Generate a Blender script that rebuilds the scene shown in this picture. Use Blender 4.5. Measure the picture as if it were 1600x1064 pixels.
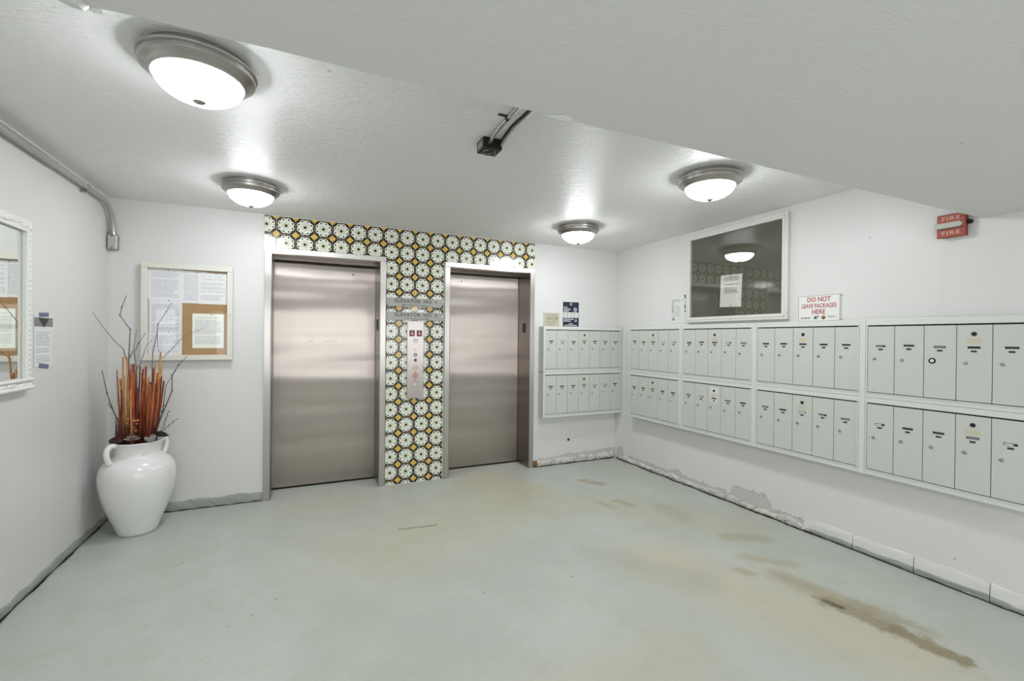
import bpy, bmesh, math, random
from mathutils import Vector, Matrix
random.seed(7)
PI = math.pi
sc = bpy.context.scene
for o in list(bpy.data.objects): bpy.data.objects.remove(o)
C = sc.collection

# ---------------------------------------------------------------- room numbers (metres)
XL, XR, H, SOF = -1.333, 3.385, 2.434, 2.087
CAMY, CAMZ = -4.39, 1.40
YF = -8.0                                  # front (entry) wall behind the camera

# ---------------------------------------------------------------- camera
yaw, pitch, roll, F = 0.43203, -0.00477, 0.00989, 709.87
fw = Vector((math.sin(yaw), math.cos(yaw), 0)); rt = Vector((math.cos(yaw), -math.sin(yaw), 0)); up = Vector((0, 0, 1))
fw, up = fw*math.cos(pitch)+up*math.sin(pitch), up*math.cos(pitch)-fw*math.sin(pitch)
rt, up = rt*math.cos(roll)+up*math.sin(roll), up*math.cos(roll)-rt*math.sin(roll)
cd = bpy.data.cameras.new('camera'); cam = bpy.data.objects.new('camera', cd); C.objects.link(cam)
cam.matrix_world = Matrix(((rt.x, up.x, -fw.x, 0), (rt.y, up.y, -fw.y, CAMY), (rt.z, up.z, -fw.z, CAMZ), (0, 0, 0, 1)))
cd.sensor_width = 36; cd.lens = F/1600*36; cd.clip_start = 0.05
sc.camera = cam

# ---------------------------------------------------------------- light, world, exposure
W = bpy.data.worlds.new('world'); sc.world = W; W.use_nodes = True
W.node_tree.nodes['Background'].inputs[0].default_value = (0.96, 0.98, 1.0, 1)
W.node_tree.nodes['Background'].inputs[1].default_value = 0.15
vs = sc.view_settings
vs.view_transform = 'Standard'; vs.look = 'None'; vs.gamma = 1; vs.use_curve_mapping = False
vs.exposure = 2.50
LAMP = 10.5                                 # glow of the ceiling lamp domes
def area(name, loc, rot, sx, sy, power, col):
    l = bpy.data.lights.new(name, 'AREA'); l.shape = 'RECTANGLE'; l.size = sx; l.size_y = sy
    l.energy = power; l.color = col
    o = bpy.data.objects.new(name, l); C.objects.link(o); o.location = loc; o.rotation_euler = rot; return o
# daylight coming in through the glazed entry behind the camera
area('entry_daylight', (1.03, YF-0.12, 1.33), (PI/2, 0, 0), 4.2, 1.3, 11, (0.97, 0.985, 1.0))
# unseen fill light added left behind the camera to lift the ceiling
area('side_fill', (XL-0.12, -6.1, 1.0), (PI/2, 0, -PI/2), 2.4, 1.7, 6.5, (0.97, 0.985, 1.0))

# ---------------------------------------------------------------- material helpers
def s2l(c):
    return tuple(((v/255)/12.92 if v/255 <= 0.04045 else ((v/255+0.055)/1.055)**2.4) for v in c)
def rgb(*c): return (*s2l(c), 1)
class NT:
    def __init__(s, name):
        s.mat = bpy.data.materials.new(name); s.mat.use_nodes = True
        s.t = s.mat.node_tree; s.b = s.t.nodes['Principled BSDF']; s.out = s.t.nodes['Material Output']
    def n(s, ty, **kw):
        x = s.t.nodes.new(ty)
        for k, v in kw.items(): setattr(x, k, v)
        return x
    def l(s, a, b): s.t.links.new(a, b)
    def put(s, sock, v):
        if hasattr(v, 'links'): s.l(v, sock)
        else: sock.default_value = v
    def m(s, op, a, b=None, c=None, clamp=False):
        x = s.n('ShaderNodeMath', operation=op, use_clamp=clamp); s.put(x.inputs[0], a)
        if b is not None: s.put(x.inputs[1], b)
        if c is not None: s.put(x.inputs[2], c)
        return x.outputs[0]
    def mix(s, f, a, b):
        x = s.n('ShaderNodeMix', data_type='RGBA'); s.put(x.inputs[0], f); s.put(x.inputs[6], a); s.put(x.inputs[7], b)
        return x.outputs[2]
    def ramp(s, f, a, b, smooth=True):       # 0 below a, 1 above b
        x = s.n('ShaderNodeMapRange'); x.interpolation_type = 'SMOOTHSTEP' if smooth else 'LINEAR'
        s.put(x.inputs[0], f); x.inputs[1].default_value = a; x.inputs[2].default_value = b
        return x.outputs[0]
    def co(s, kind='Object'):
        return s.n('ShaderNodeTexCoord').outputs[kind]
    def xyz(s, v):
        x = s.n('ShaderNodeSeparateXYZ'); s.l(v, x.inputs[0]); return x.outputs
    def scale(s, v, sc3):
        x = s.n('ShaderNodeMapping'); s.l(v, x.inputs[0]); x.inputs['Scale'].default_value = sc3; return x.outputs[0]
    def noise(s, v, scale, detail=4, rough=0.55, w=None):
        x = s.n('ShaderNodeTexNoise'); s.l(v, x.inputs['Vector']); x.inputs['Scale'].default_value = scale
        x.inputs['Detail'].default_value = detail; x.inputs['Roughness'].default_value = rough
        return x.outputs[0]
    def bump(s, h, strength, dist=0.01):
        x = s.n('ShaderNodeBump'); x.inputs['Strength'].default_value = strength; x.inputs['Distance'].default_value = dist
        s.l(h, x.inputs['Height']); s.l(x.outputs[0], s.b.inputs['Normal'])
    def set(s, **kw):
        for k, v in kw.items():
            s.put(s.b.inputs[{'col': 'Base Color', 'rough': 'Roughness', 'metal': 'Metallic', 'spec': 'Specular IOR Level', 'aniso': 'Anisotropic'}.get(k, k)], v)
        return s
def plain(name, c, rough=0.5, metal=0, var=0.06, vs_=30, bump=0):
    t = NT(name); nz = t.noise(t.co(), vs_, 3)
    a = rgb(*c); d = tuple(v*(1-var*2) for v in a[:3])+(1,)
    t.set(col=t.mix(nz, d, a), rough=rough, metal=metal)
    if bump: t.bump(nz, bump, 0.002)
    return t.mat

# stains / patches: distance to a segment in the plane, frayed by noise
def seg_mask(t, p, q, a, b, r, soft, fray):
    dx, dy = b[0]-a[0], b[1]-a[1]; L2 = dx*dx+dy*dy+1e-9
    px = t.m('SUBTRACT', p, a[0]); py = t.m('SUBTRACT', q, a[1])
    h = t.m('DIVIDE', t.m('ADD', t.m('MULTIPLY', px, dx), t.m('MULTIPLY', py, dy)), L2, clamp=True)
    ex = t.m('SUBTRACT', px, t.m('MULTIPLY', h, dx)); ey = t.m('SUBTRACT', py, t.m('MULTIPLY', h, dy))
    d = t.m('SQRT', t.m('ADD', t.m('MULTIPLY', ex, ex), t.m('MULTIPLY', ey, ey)))
    d = t.m('ADD', d, fray)
    return t.m('SUBTRACT', 1.0, t.ramp(d, r-soft, r+soft))

def mat_floor():
    t = NT('painted_concrete_floor'); co = t.co(); x, y, z = t.xyz(co)
    big = t.noise(co, 0.9, 3); mid = t.noise(co, 2.6, 5, 0.6); fine = t.noise(co, 16, 5, 0.65); vf = t.noise(co, 70, 2)
    fr = t.m('MULTIPLY', t.m('SUBTRACT', fine, 0.5), 0.16); fr2 = t.m('MULTIPLY', t.m('SUBTRACT', mid, 0.5), 0.7)
    fr3 = t.m('ADD', fr, t.m('MULTIPLY', fr2, 0.35))
    col = t.mix(t.ramp(mid, 0.35, 0.68), rgb(177, 182, 174), rgb(184, 189, 182))
    col = t.mix(t.m('MULTIPLY', t.ramp(big, 0.48, 0.66), 0.25), col, rgb(184, 184, 164))
    # yellowed traffic area in front of the doors
    for a, b, r, s_, c_, k in (
        ((0.55, -1.3), (1.35, -0.9), 0.42, 0.5, (186, 183, 158), 0.55),
        ((1.6, -0.15), (1.85, -0.65), 0.16, 0.28, (188, 175, 144), 0.7),
        ((0.1, -0.3), (0.5, -0.25), 0.12, 0.2, (186, 180, 152), 0.5),
        ((1.9, -0.9), (2.9, -1.9), 0.25, 0.3, (176, 172, 148), 0.45),
        ((2.1, -2.2), (2.45, -3.3), 0.28, 0.25, (190, 184, 166), 0.75),
        ((1.75, -1.95), (2.10, -2.45), 0.11, 0.12, (160, 160, 146), 0.45),
        ((0.9, -2.9), (1.5, -2.9), 0.15, 0.3, (182, 176, 154), 0.5),
        ((2.74, -1.45), (2.74, -1.7), 0.08, 0.06, (160, 156, 134), 0.5),
        ((2.76, -2.1), (2.96, -2.22), 0.05, 0.04, (158, 153, 130), 0.6)):
        col = t.mix(t.m('MULTIPLY', seg_mask(t, x, y, a, b, r, s_, fr3), k), col, rgb(*c_))
    for a, b, r, s_, c_, k in (
        ((2.53, -0.62), (2.63, -0.76), 0.055, 0.03, (158, 148, 120), 0.75),     # oval scuffs
        ((2.31, -1.17), (2.36, -1.32), 0.035, 0.02, (162, 158, 134), 0.7),
        ((2.48, -1.2), (2.54, -1.34), 0.04, 0.02, (158, 152, 124), 0.7),
        ((2.62, -2.38), (2.80, -2.55), 0.04, 0.06, (172, 160, 138), 0.8),
        ((2.43, -2.47), (2.45, -2.52), 0.035, 0.02, (166, 152, 130), 0.7),
        ((2.60, -2.62), (2.68, -3.10), 0.07, 0.06, (164, 154, 132), 0.8),
        ((2.575, -2.89), (2.63, -3.18), 0.058, 0.035, (146, 136, 108), 0.85),      # brown streak
        ((2.63, -3.18), (2.65, -3.42), 0.045, 0.025, (136, 126, 96), 0.9),
        ((2.70, -2.95), (2.76, -3.25), 0.03, 0.05, (148, 142, 118), 0.6)):
        col = t.mix(t.m('MULTIPLY', seg_mask(t, x, y, a, b, r, s_, fr), k), col, rgb(*c_))
    fr4 = t.m('MULTIPLY', fr, 0.25)
    for a, b, r, s_, c_, k in (
        ((0.65, -1.05), (0.92, -1.085), 0.011, 0.008, (138, 128, 106), 0.9),
        ((2.57, -2.885), (2.585, -2.95), 0.02, 0.012, (84, 76, 54), 0.9)):
        col = t.mix(t.m('MULTIPLY', seg_mask(t, x, y, a, b, r, s_, fr4), k), col, rgb(*c_))
    blot = t.noise(co, 6.5, 6, 0.7)
    col = t.mix(t.m('MULTIPLY', t.ramp(blot, 0.50, 0.70), 0.35), col, rgb(170, 166, 148))
    grain = t.noise(co, 38, 5, 0.75)
    col = t.mix(t.m('MULTIPLY', t.ramp(grain, 0.52, 0.72), 0.16), col, rgb(140, 140, 128))
    col = t.mix(t.m('MULTIPLY', t.ramp(t.noise(t.scale(co, (1.3, 0.8, 1)), 11, 6, 0.7), 0.60, 0.72), 0.30), col, rgb(162, 156, 134))
    # specks and scratches
    v = t.n('ShaderNodeTexVoronoi'); t.l(co, v.inputs['Vector']); v.inputs['Scale'].default_value = 7
    sp = t.m('MULTIPLY', t.m('LESS_THAN', v.outputs['Distance'], 0.05), t.m('GREATER_THAN', t.noise(co, 5, 2), 0.56))
    col = t.mix(t.m('MULTIPLY', sp, 0.55), col, rgb(95, 88, 66))
    scr = t.noise(t.scale(co, (40, 3, 1)), 3, 4)
    col = t.mix(t.m('MULTIPLY', t.ramp(scr, 0.62, 0.75), 0.2), col, rgb(205, 208, 202))
    t.set(col=col, rough=t.m('ADD', 0.30, t.m('MULTIPLY', fine, 0.25)), spec=0.45)
    t.bump(t.m('ADD', t.m('MULTIPLY', mid, 1.0), t.m('MULTIPLY', vf, 0.15)), 0.25, 0.01)
    return t.mat

def mat_wall(name, side):
    t = NT(name); co = t.co(); x, y, z = t.xyz(co)
    n1 = t.noise(co, 1.3, 4); n2 = t.noise(co, 14, 4, 0.6); n3 = t.noise(co, 60, 3)
    col = t.mix(n1, rgb(208, 208, 206), rgb(215, 215, 213))
    drips = t.noise(t.scale(co, (5, 5, 0.5)), 2.0, 4)
    col = t.mix(t.m('MULTIPLY', t.ramp(drips, 0.56, 0.72), 0.10), col, rgb(190, 190, 187))
    v = t.n('ShaderNodeTexVoronoi'); t.l(co, v.inputs['Vector']); v.inputs['Scale'].default_value = 3.2
    sp = t.m('LESS_THAN', v.outputs['Distance'], 0.022)
    col = t.mix(t.m('MULTIPLY', sp, 0.5), col, rgb(130, 130, 128))
    if side in ('right', 'back'):
        along = y if side == 'right' else x
        fr = t.m('ADD', t.m('MULTIPLY', t.m('SUBTRACT', n2, 0.5), 0.09), t.m('MULTIPLY', t.m('SUBTRACT', t.noise(co, 45, 3), 0.5), 0.03))
        if side == 'right':
            segs = [((-1.70, 0.06), (-1.90, 0.06), 0.095), ((-0.10, 0.03), (-0.10, 0.09), 0.06), ((-0.30, 0.02), (-1.65, 0.02), 0.055),
                    ((-0.92, 0.04), (-1.0, 0.05), 0.06), ((-1.9, 0.02), (-2.25, 0.02), 0.05)]
        else:
            segs = [((2.30, 0.02), (2.65, 0.03), 0.05), ((2.65, 0.035), (3.38, 0.06), 0.06)]
        msk = None
        for a, b, r in segs:
            m_ = seg_mask(t, along, z, a, b, r, 0.004, fr)
            msk = m_ if msk is None else t.m('MAXIMUM', msk, m_)
        col = t.mix(msk, col, t.mix(n2, rgb(184, 182, 180), rgb(196, 193, 190)))
        # hairline edge of the paint
        edge = t.m('MULTIPLY', t.m('MULTIPLY', msk, t.m('SUBTRACT', 1.0, msk)), 3.0, clamp=True)
        col = t.mix(edge, col, rgb(150, 140, 132))
    t.set(col=col, rough=0.42, spec=0.35)
    t.bump(t.m('ADD', n3, t.m('MULTIPLY', n2, 0.7)), 0.16, 0.006)
    return t.mat

def mat_ceiling(name, c, rough, strength):
    t = NT(name); co = t.co()
    n1 = t.noise(co, 1.1, 3); n2 = t.noise(t.scale(co, (0.6, 1.5, 1)), 22, 4, 0.6); n3 = t.noise(t.scale(co, (0.5, 2.0, 1)), 60, 3)
    a = rgb(*c); d = tuple(v*0.94 for v in a[:3])+(1,)
    col = t.mix(n1, d, a)
    v = t.n('ShaderNodeTexVoronoi'); t.l(co, v.inputs['Vector']); v.inputs['Scale'].default_value = 2.4
    col = t.mix(t.m('MULTIPLY', t.m('LESS_THAN', v.outputs['Distance'], 0.02), 0.35), col, rgb(120, 118, 112))
    t.set(col=col, rough=rough, spec=0.4)
    t.bump(t.m('ADD', n2, t.m('MULTIPLY', n3, 0.7)), strength, 0.008)
    return t.mat

def mat_steel(name, c=(176, 172, 168), rough=0.24, rot=0.0, wave=0.12, aniso=1.0):
    t = NT(name); co = t.co()
    br = t.noise(t.scale(co, (260, 260, 2.0)), 1.0, 2); lo = t.noise(t.scale(co, (0.35, 0.35, 2.2)), 1.6, 1, 0.4); cl = t.noise(t.scale(co, (1, 1, 3)), 1.2, 2)
    col = t.mix(br, rgb(*[v-8 for v in c]), rgb(*[v+6 for v in c]))
    t.set(col=col, metal=1.0, rough=t.m('ADD', rough, t.m('MULTIPLY', cl, 0.04)), aniso=aniso)
    tg = t.n('ShaderNodeCombineXYZ'); tg.inputs[0].default_value = 1.0
    t.l(tg.outputs[0], t.b.inputs['Tangent']); t.b.inputs['Anisotropic Rotation'].default_value = rot
    if wave: t.bump(lo, wave, 0.03)
    return t.mat

def mat_tile():
    t = NT('patterned_glazed_tile'); co = t.co(); x, _, z = t.xyz(co)
    u = t.m('DIVIDE', x, 0.0745); v = t.m('DIVIDE', z, 0.0745)
    au = t.m('ABSOLUTE', u); av = t.m('ABSOLUTE', v)
    r = t.m('SQRT', t.m('ADD', t.m('MULTIPLY', u, u), t.m('MULTIPLY', v, v))); th = t.m('ARCTAN2', v, u)
    s4 = t.m('ABSOLUTE', t.m('SINE', t.m('MULTIPLY', th, 4)))
    R = t.m('ADD', 0.785, t.m('MULTIPLY', s4, 0.125))
    phi = t.m('SUBTRACT', t.m('MODULO', t.m('ADD', th, 2*PI), PI/4), PI/8)
    dd = t.m('SQRT', t.m('ADD', t.m('POWER', t.m('SUBTRACT', r, 0.73), 2.0), t.m('POWER', t.m('MULTIPLY', r, phi), 2.0)))
    black = rgb(30, 25, 18); yel = rgb(222, 186, 84); white = rgb(230, 233, 220); green = rgb(196, 206, 192); tan = rgb(136, 112, 66)
    col = black
    seam = t.m('MAXIMUM', au, av)
    col = t.mix(t.m('MULTIPLY', t.m('GREATER_THAN', seam, 0.955), 0.8), col, tan)
    dia = t.m('ADD', au, av)
    col = t.mix(t.m('GREATER_THAN', dia, 1.585), col, yel)
    col = t.mix(t.m('LESS_THAN', r, R), col, white)
    col = t.mix(t.m('LESS_THAN', dd, 0.098), col, black)
    ring = t.m('MULTIPLY', t.m('LESS_THAN', r, 0.50), t.m('ADD', 0.55, t.m('MULTIPLY', s4, 0.45)))
    col = t.mix(t.m('MULTIPLY', ring, 0.75), col, green)
    spoke = t.m('MULTIPLY', t.m('LESS_THAN', s4, 0.16), t.m('MULTIPLY', t.m('GREATER_THAN', r, 0.3), t.m('LESS_THAN', r, 0.84)))
    col = t.mix(t.m('MULTIPLY', spoke, 0.35), col, tan)
    col = t.mix(t.m('LESS_THAN', r, 0.21), col, rgb(190, 176, 110))
    col = t.mix(t.m('LESS_THAN', r, 0.15), col, rgb(30, 26, 16))
    nz = t.noise(t.co(), 60, 3)
    t.set(col=col, rough=0.16, spec=0.5); t.b.inputs['Coat Weight'].default_value = 0.3; t.b.inputs['Coat Roughness'].default_value = 0.08
    t.bump(t.m('ADD', t.m('MULTIPLY', t.m('LESS_THAN', r, R), 0.4), nz), 0.12, 0.002)
    return t.mat

def mat_print(name, paper, ink, lines=26, seed=0.0, x0=.1, x1=.9, z0=.08, z1=.9, axis='x', dens=0.42, center=False):
    """a sheet printed with rows of small print too far away to read"""
    t = NT(name); g = t.co('Generated'); X, Y, Z = t.xyz(g)
    u = X if axis == 'x' else Y
    row = t.m('MULTIPLY', Z, float(lines)); fl = t.m('FLOOR', row); fr = t.m('FRACT', row)
    cv = t.n('ShaderNodeCombineXYZ'); t.put(cv.inputs[0], t.m('MULTIPLY', u, 34.0)); t.put(cv.inputs[1], t.m('MULTIPLY', fl, 7.31)); cv.inputs[2].default_value = seed
    nz = t.noise(cv.outputs[0], 1.0, 1)
    cv2 = t.n('ShaderNodeCombineXYZ'); t.put(cv2.inputs[0], t.m('MULTIPLY', fl, 3.7)); cv2.inputs[1].default_value = seed+5.0
    ln = t.noise(cv2.outputs[0], 1.0, 0)
    half = t.m('MULTIPLY', t.m('ADD', 0.25, t.m('MULTIPLY', ln, 1.0)), (x1-x0)*0.62)
    inl = t.m('LESS_THAN', t.m('ABSOLUTE', t.m('SUBTRACT', u, (x0+x1)/2)), t.m('MINIMUM', half, (x1-x0)/2)) if center else \
        t.m('MULTIPLY', t.m('GREATER_THAN', u, x0), t.m('LESS_THAN', u, t.m('ADD', x0, t.m('MINIMUM', t.m('MULTIPLY', half, 2.0), x1-x0))))
    m_ = t.m('MULTIPLY', t.m('MULTIPLY', t.m('LESS_THAN', fr, 0.5), t.m('GREATER_THAN', nz, dens)), inl)
    m_ = t.m('MULTIPLY', m_, t.m('MULTIPLY', t.m('GREATER_THAN', Z, z0), t.m('LESS_THAN', Z, z1)))
    m_ = t.m('MULTIPLY', m_, t.m('GREATER_THAN', ln, 0.36))
    t.set(col=t.mix(m_, rgb(*paper), rgb(*ink)), rough=0.6)
    return t.mat

def mat_glass(name, tint=(1, 1, 1, 1), refl=1.0):
    t = NT(name); t.t.nodes.remove(t.b)
    tr = t.n('ShaderNodeBsdfTransparent'); tr.inputs[0].default_value = tint
    gl = t.n('ShaderNodeBsdfGlossy'); gl.inputs['Roughness'].default_value = 0.02
    lw = t.n('ShaderNodeLayerWeight'); lw.inputs[0].default_value = 0.5
    fz = t.m('ADD', 0.042, t.m('MULTIPLY', t.m('POWER', lw.outputs['Facing'], 5.0), 0.95))
    mx = t.n('ShaderNodeMixShader'); t.l(t.m('MULTIPLY', fz, refl, clamp=True), mx.inputs[0]); t.l(tr.outputs[0], mx.inputs[1]); t.l(gl.outputs[0], mx.inputs[2])
    t.l(mx.outputs[0], t.out.inputs[0]); return t.mat

def mat_emit(name, c, strength):
    t = NT(name); t.set(col=rgb(*c), rough=0.4)
    t.b.inputs['Emission Color'].default_value = rgb(*c); t.b.inputs['Emission Strength'].default_value = strength
    return t.mat

M = {}
M['floor'] = mat_floor()
M['wl'] = mat_wall('white_wall_paint_left', 'left'); M['wr'] = mat_wall('white_wall_paint_right', 'right'); M['wb'] = mat_wall('white_wall_paint_back', 'back')
M['ceil'] = mat_ceiling('glossy_textured_ceiling_paint', (234, 234, 233), 0.42, 0.9)
M['soffit'] = mat_ceiling('dropped_ceiling_paint', (219, 219, 217), 0.5, 0.10)
M['steel'] = mat_steel('brushed_steel_door', (182, 174, 167), 0.28, 0.0, 0.5); M['trim'] = mat_steel('brushed_steel_trim', (190, 188, 184), 0.30, 0.0, 0.06, 0.9)
M['dark_steel'] = mat_steel('shaded_jamb_steel', (134, 125, 118), 0.26, 0.0, 0.05, 0.0)  # jamb tone lowered, its dark reflection put into the colour
M['tile'] = mat_tile()
M['grout'] = plain('pale_grout', (196, 192, 176), 0.8)
M['black'] = plain('black_plastic', (18, 18, 18), 0.4)
M['dark'] = plain('dark_recess', (40, 40, 38), 0.8)
M['box_paint'] = plain('grey_mailbox_paint', (193, 196, 190), 0.42, 0, 0.015, 4)
M['box_frame'] = plain('light_aluminium_frame', (208, 211, 205), 0.35, 0.0, 0.015, 8)
M['lock'] = plain('worn_lock_metal', (186, 182, 176), 0.3, 1.0)
M['tanlabel'] = plain('faded_tan_label', (198, 192, 166), 0.6)
M['whitelabel'] = plain('white_label', (222, 222, 218), 0.6)
M['nickel'] = mat_steel('brushed_nickel', (176, 172, 168), 0.3, 0.0, 0.02)
M['nickel'].node_tree.nodes['Principled BSDF'].inputs['Anisotropic'].default_value = 0.2
M['dome'] = mat_emit('lit_opal_glass', (250, 252, 255), LAMP)
M['galv'] = plain('galvanised_conduit', (168, 168, 164), 0.32, 0.9, 0.05, 20)
M['painted_pipe'] = plain('painted_conduit', (170, 171, 168), 0.35, 0.35, 0.05, 20)
M['vase'] = plain('white_glazed_ceramic', (226, 226, 224), 0.16, 0, 0.01, 6, 0.05)
M['alu'] = plain('white_aluminium_frame', (212, 212, 206), 0.38, 0.0, 0.02, 10)
M['cork'] = plain('tan_cork_board', (172, 135, 86), 0.85, 0, 0.10, 60, 0.3)
M['cream'] = plain('cream_board_frame', (216, 214, 204), 0.4, 0, 0.02, 10)
M['glass'] = mat_glass('clear_pane', (1, 1, 1, 1), 0.6)
M['darkglass'] = mat_glass('reflecting_pane', (0.97, 0.97, 0.96, 1), 1.5)
M['felt'] = plain('dark_olive_felt', (92, 94, 80), 0.85, 0, 0.12, 40)
M['red'] = plain('faded_red_plastic', (156, 66, 42), 0.42, 0, 0.05, 20)
M['darkred'] = plain('dark_red_plastic', (104, 26, 16), 0.45)
M['pinkish'] = plain('faded_white_print', (214, 178, 162), 0.5)
M['lens'] = plain('clear_strobe_lens', (186, 188, 180), 0.15)
M['white'] = plain('white_enamel', (226, 226, 222), 0.35, 0, 0.02)
M['ink'] = plain('black_ink', (46, 46, 46), 0.5)
M['greyink'] = plain('grey_ink', (130, 130, 128), 0.6)
M['redink'] = plain('red_ink', (172, 86, 78), 0.6)
M['blueink'] = plain('blue_ink', (62, 84, 118), 0.6)
M['brownink'] = plain('brown_ink', (96, 70, 40), 0.6)
M['goldink'] = plain('gold_ink', (206, 160, 60), 0.6)
M['orangeink'] = plain('orange_ink', (206, 150, 110), 0.6)
M['purpleink'] = plain('purple_ink', (92, 84, 112), 0.6)
M['tape'] = plain('blue_painter_tape', (104, 114, 140), 0.7)
M['navy'] = plain('navy_poster', (30, 34, 56), 0.45, 0, 0.08)
M['beige'] = plain('beige_plaque', (190, 186, 166), 0.5)
M['engrave'] = plain('engraved_sign_metal', (150, 149, 145), 0.35, 0.6, 0.03)
M['panel'] = mat_steel('warm_brushed_panel', (206, 196, 192), 0.34, 0.0, 0.02)
M['display'] = plain('dark_red_display', (74, 10, 18), 0.2)
M['digit'] = mat_emit('lit_red_digit', (255, 120, 130), 0.25)
M['base_grey'] = plain('scuffed_grey_base_paint', (160, 162, 157), 0.55, 0, 0.10, 22, 0.3)
M['base_white'] = plain('thick_white_base_paint', (214, 214, 210), 0.45, 0, 0.03, 12, 0.2)
M['rubble'] = None
def mat_rubble():
    t = NT('broken_plaster'); co = t.co(); a = t.noise(co, 9, 4, 0.6); b = t.noise(co, 34, 4, 0.7); c = t.noise(t.scale(co, (1, 1, 0.3)), 6, 3)
    x, y, z = t.xyz(co)
    col = t.mix(t.ramp(a, 0.35, 0.65), rgb(214, 208, 202), rgb(184, 180, 174))
    col = t.mix(t.m('MULTIPLY', t.ramp(c, 0.60, 0.70), 0.7), col, rgb(150, 118, 92))
    col = t.mix(t.m('MULTIPLY', t.ramp(b, 0.57, 0.64), 0.8), col, rgb(84, 74, 62))
    t.set(col=col, rough=0.9); t.bump(b, 0.6, 0.01); return t.mat
M['rubble'] = mat_rubble()
M['rust'] = plain('rusty_wood_core', (150, 112, 62), 0.9, 0, 0.3, 60, 0.5)
M['gap'] = plain('dark_floor_gap', (26, 25, 22), 0.9)

# ---------------------------------------------------------------- mesh helpers
def box(bm, x0, x1, y0, y1, z0, z1, bev=0):
    r = bmesh.ops.create_cube(bm, size=1)['verts']
    for v in r: v.co = Vector(((x0+x1)/2+v.co.x*(x1-x0), (y0+y1)/2+v.co.y*(y1-y0), (z0+z1)/2+v.co.z*(z1-z0)))
    if bev:
        es = {e for v in r for e in v.link_edges}
        bmesh.ops.bevel(bm, geom=list(es), offset=bev, segments=2, affect='EDGES', profile=0.5)
def lathe(bm, prof, n=48, M4=None):
    rings = []
    for r, z in prof:
        if r < 1e-5: rings.append([bm.verts.new((0, 0, z))])
        else: rings.append([bm.verts.new((r*math.cos(2*PI*i/n), r*math.sin(2*PI*i/n), z)) for i in range(n)])
    for a, b in zip(rings, rings[1:]):
        for i in range(n):
            j = (i+1) % n
            if len(a) == 1 and len(b) == 1: continue
            if len(a) == 1: f = (a[0], b[j], b[i])
            elif len(b) == 1: f = (a[i], a[j], b[0])
            else: f = (a[i], a[j], b[j], b[i])
            bm.faces.new(f)
    if M4 is not None:
        for rg in rings:
            for v in rg: v.co = M4 @ v.co
def tube(bm, pts, rad, n=10, closed_ends=True):
    pts = [Vector(p) for p in pts]; rs = rad if isinstance(rad, (list, tuple)) else [rad]*len(pts)
    rings = []; prev = None
    for i, p in enumerate(pts):
        d = (pts[min(i+1, len(pts)-1)]-pts[max(i-1, 0)]).normalized()
        if prev is None:
            a = Vector((0, 0, 1)) if abs(d.z) < 0.9 else Vector((1, 0, 0)); s = d.cross(a).normalized()
        else: s = (prev-d*prev.dot(d)).normalized()
        prev = s; q = d.cross(s)
        rings.append([bm.verts.new(p+(s*math.cos(2*PI*k/n)+q*math.sin(2*PI*k/n))*rs[i]) for k in range(n)])
    for a, b in zip(rings, rings[1:]):
        for k in range(n): bm.faces.new((a[k], a[(k+1) % n], b[(k+1) % n], b[k]))
    if closed_ends: bm.faces.new(rings[0][::-1]); bm.faces.new(rings[-1])
def arc(cx, cz, r, a0, a1, n=10): return [(cx+r*math.cos(math.radians(a0+(a1-a0)*i/n)), cz+r*math.sin(math.radians(a0+(a1-a0)*i/n))) for i in range(n+1)]
def obj(name, bm, mat, parent=None, smooth=False, loc=None):
    bmesh.ops.recalc_face_normals(bm, faces=bm.faces)
    me = bpy.data.meshes.new(name); bm.to_mesh(me); bm.free()
    if mat: me.materials.append(mat)
    if smooth:
        for p in me.polygons: p.use_smooth = True
        try: me.set_sharp_from_angle(angle=math.radians(38))
        except Exception: pass
    o = bpy.data.objects.new(name, me); C.objects.link(o)
    if parent: o.parent = parent
    if loc: o.location = loc
    return o
def boxo(name, b, mat, parent=None, bev=0, loc=None):
    bm = bmesh.new(); box(bm, *b, bev); return obj(name, bm, mat, parent, loc=loc)
def thing(name, label, cat, loc=(0, 0, 0), rz=0, group=None):
    o = bpy.data.objects.new(name, None); C.objects.link(o); o.location = loc; o.rotation_euler = (0, 0, rz)
    o.empty_display_size = 0.1
    return tag(o, label, cat, group)
def tag(o, label, cat, group=None):
    o['label'] = label; o['category'] = cat
    if group: o['group'] = group
    return o
def struct(o): o['kind'] = 'structure'; return o
def text(name, s, size, mat, parent, loc, rot=(PI/2, 0, 0), align='CENTER', sx=1.0, depth=0.0004, space=1.0, bold=0.0):
    cu = bpy.data.curves.new('lettering_curve', 'FONT'); cu.body = s; cu.size = size; cu.align_x = align; cu.align_y = 'CENTER'
    cu.extrude = depth; cu.space_character = space; cu.offset = bold; cu.resolution_u = 3
    to = bpy.data.objects.new('lettering_tmp', cu); C.objects.link(to)
    me = bpy.data.meshes.new_from_object(to); bpy.data.objects.remove(to); bpy.data.curves.remove(cu)
    me.name = name; me.materials.clear(); me.materials.append(mat)
    o = bpy.data.objects.new(name, me); C.objects.link(o); o.parent = parent; o.location = loc; o.rotation_euler = rot; o.scale = (sx, 1, 1)
    return o

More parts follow.
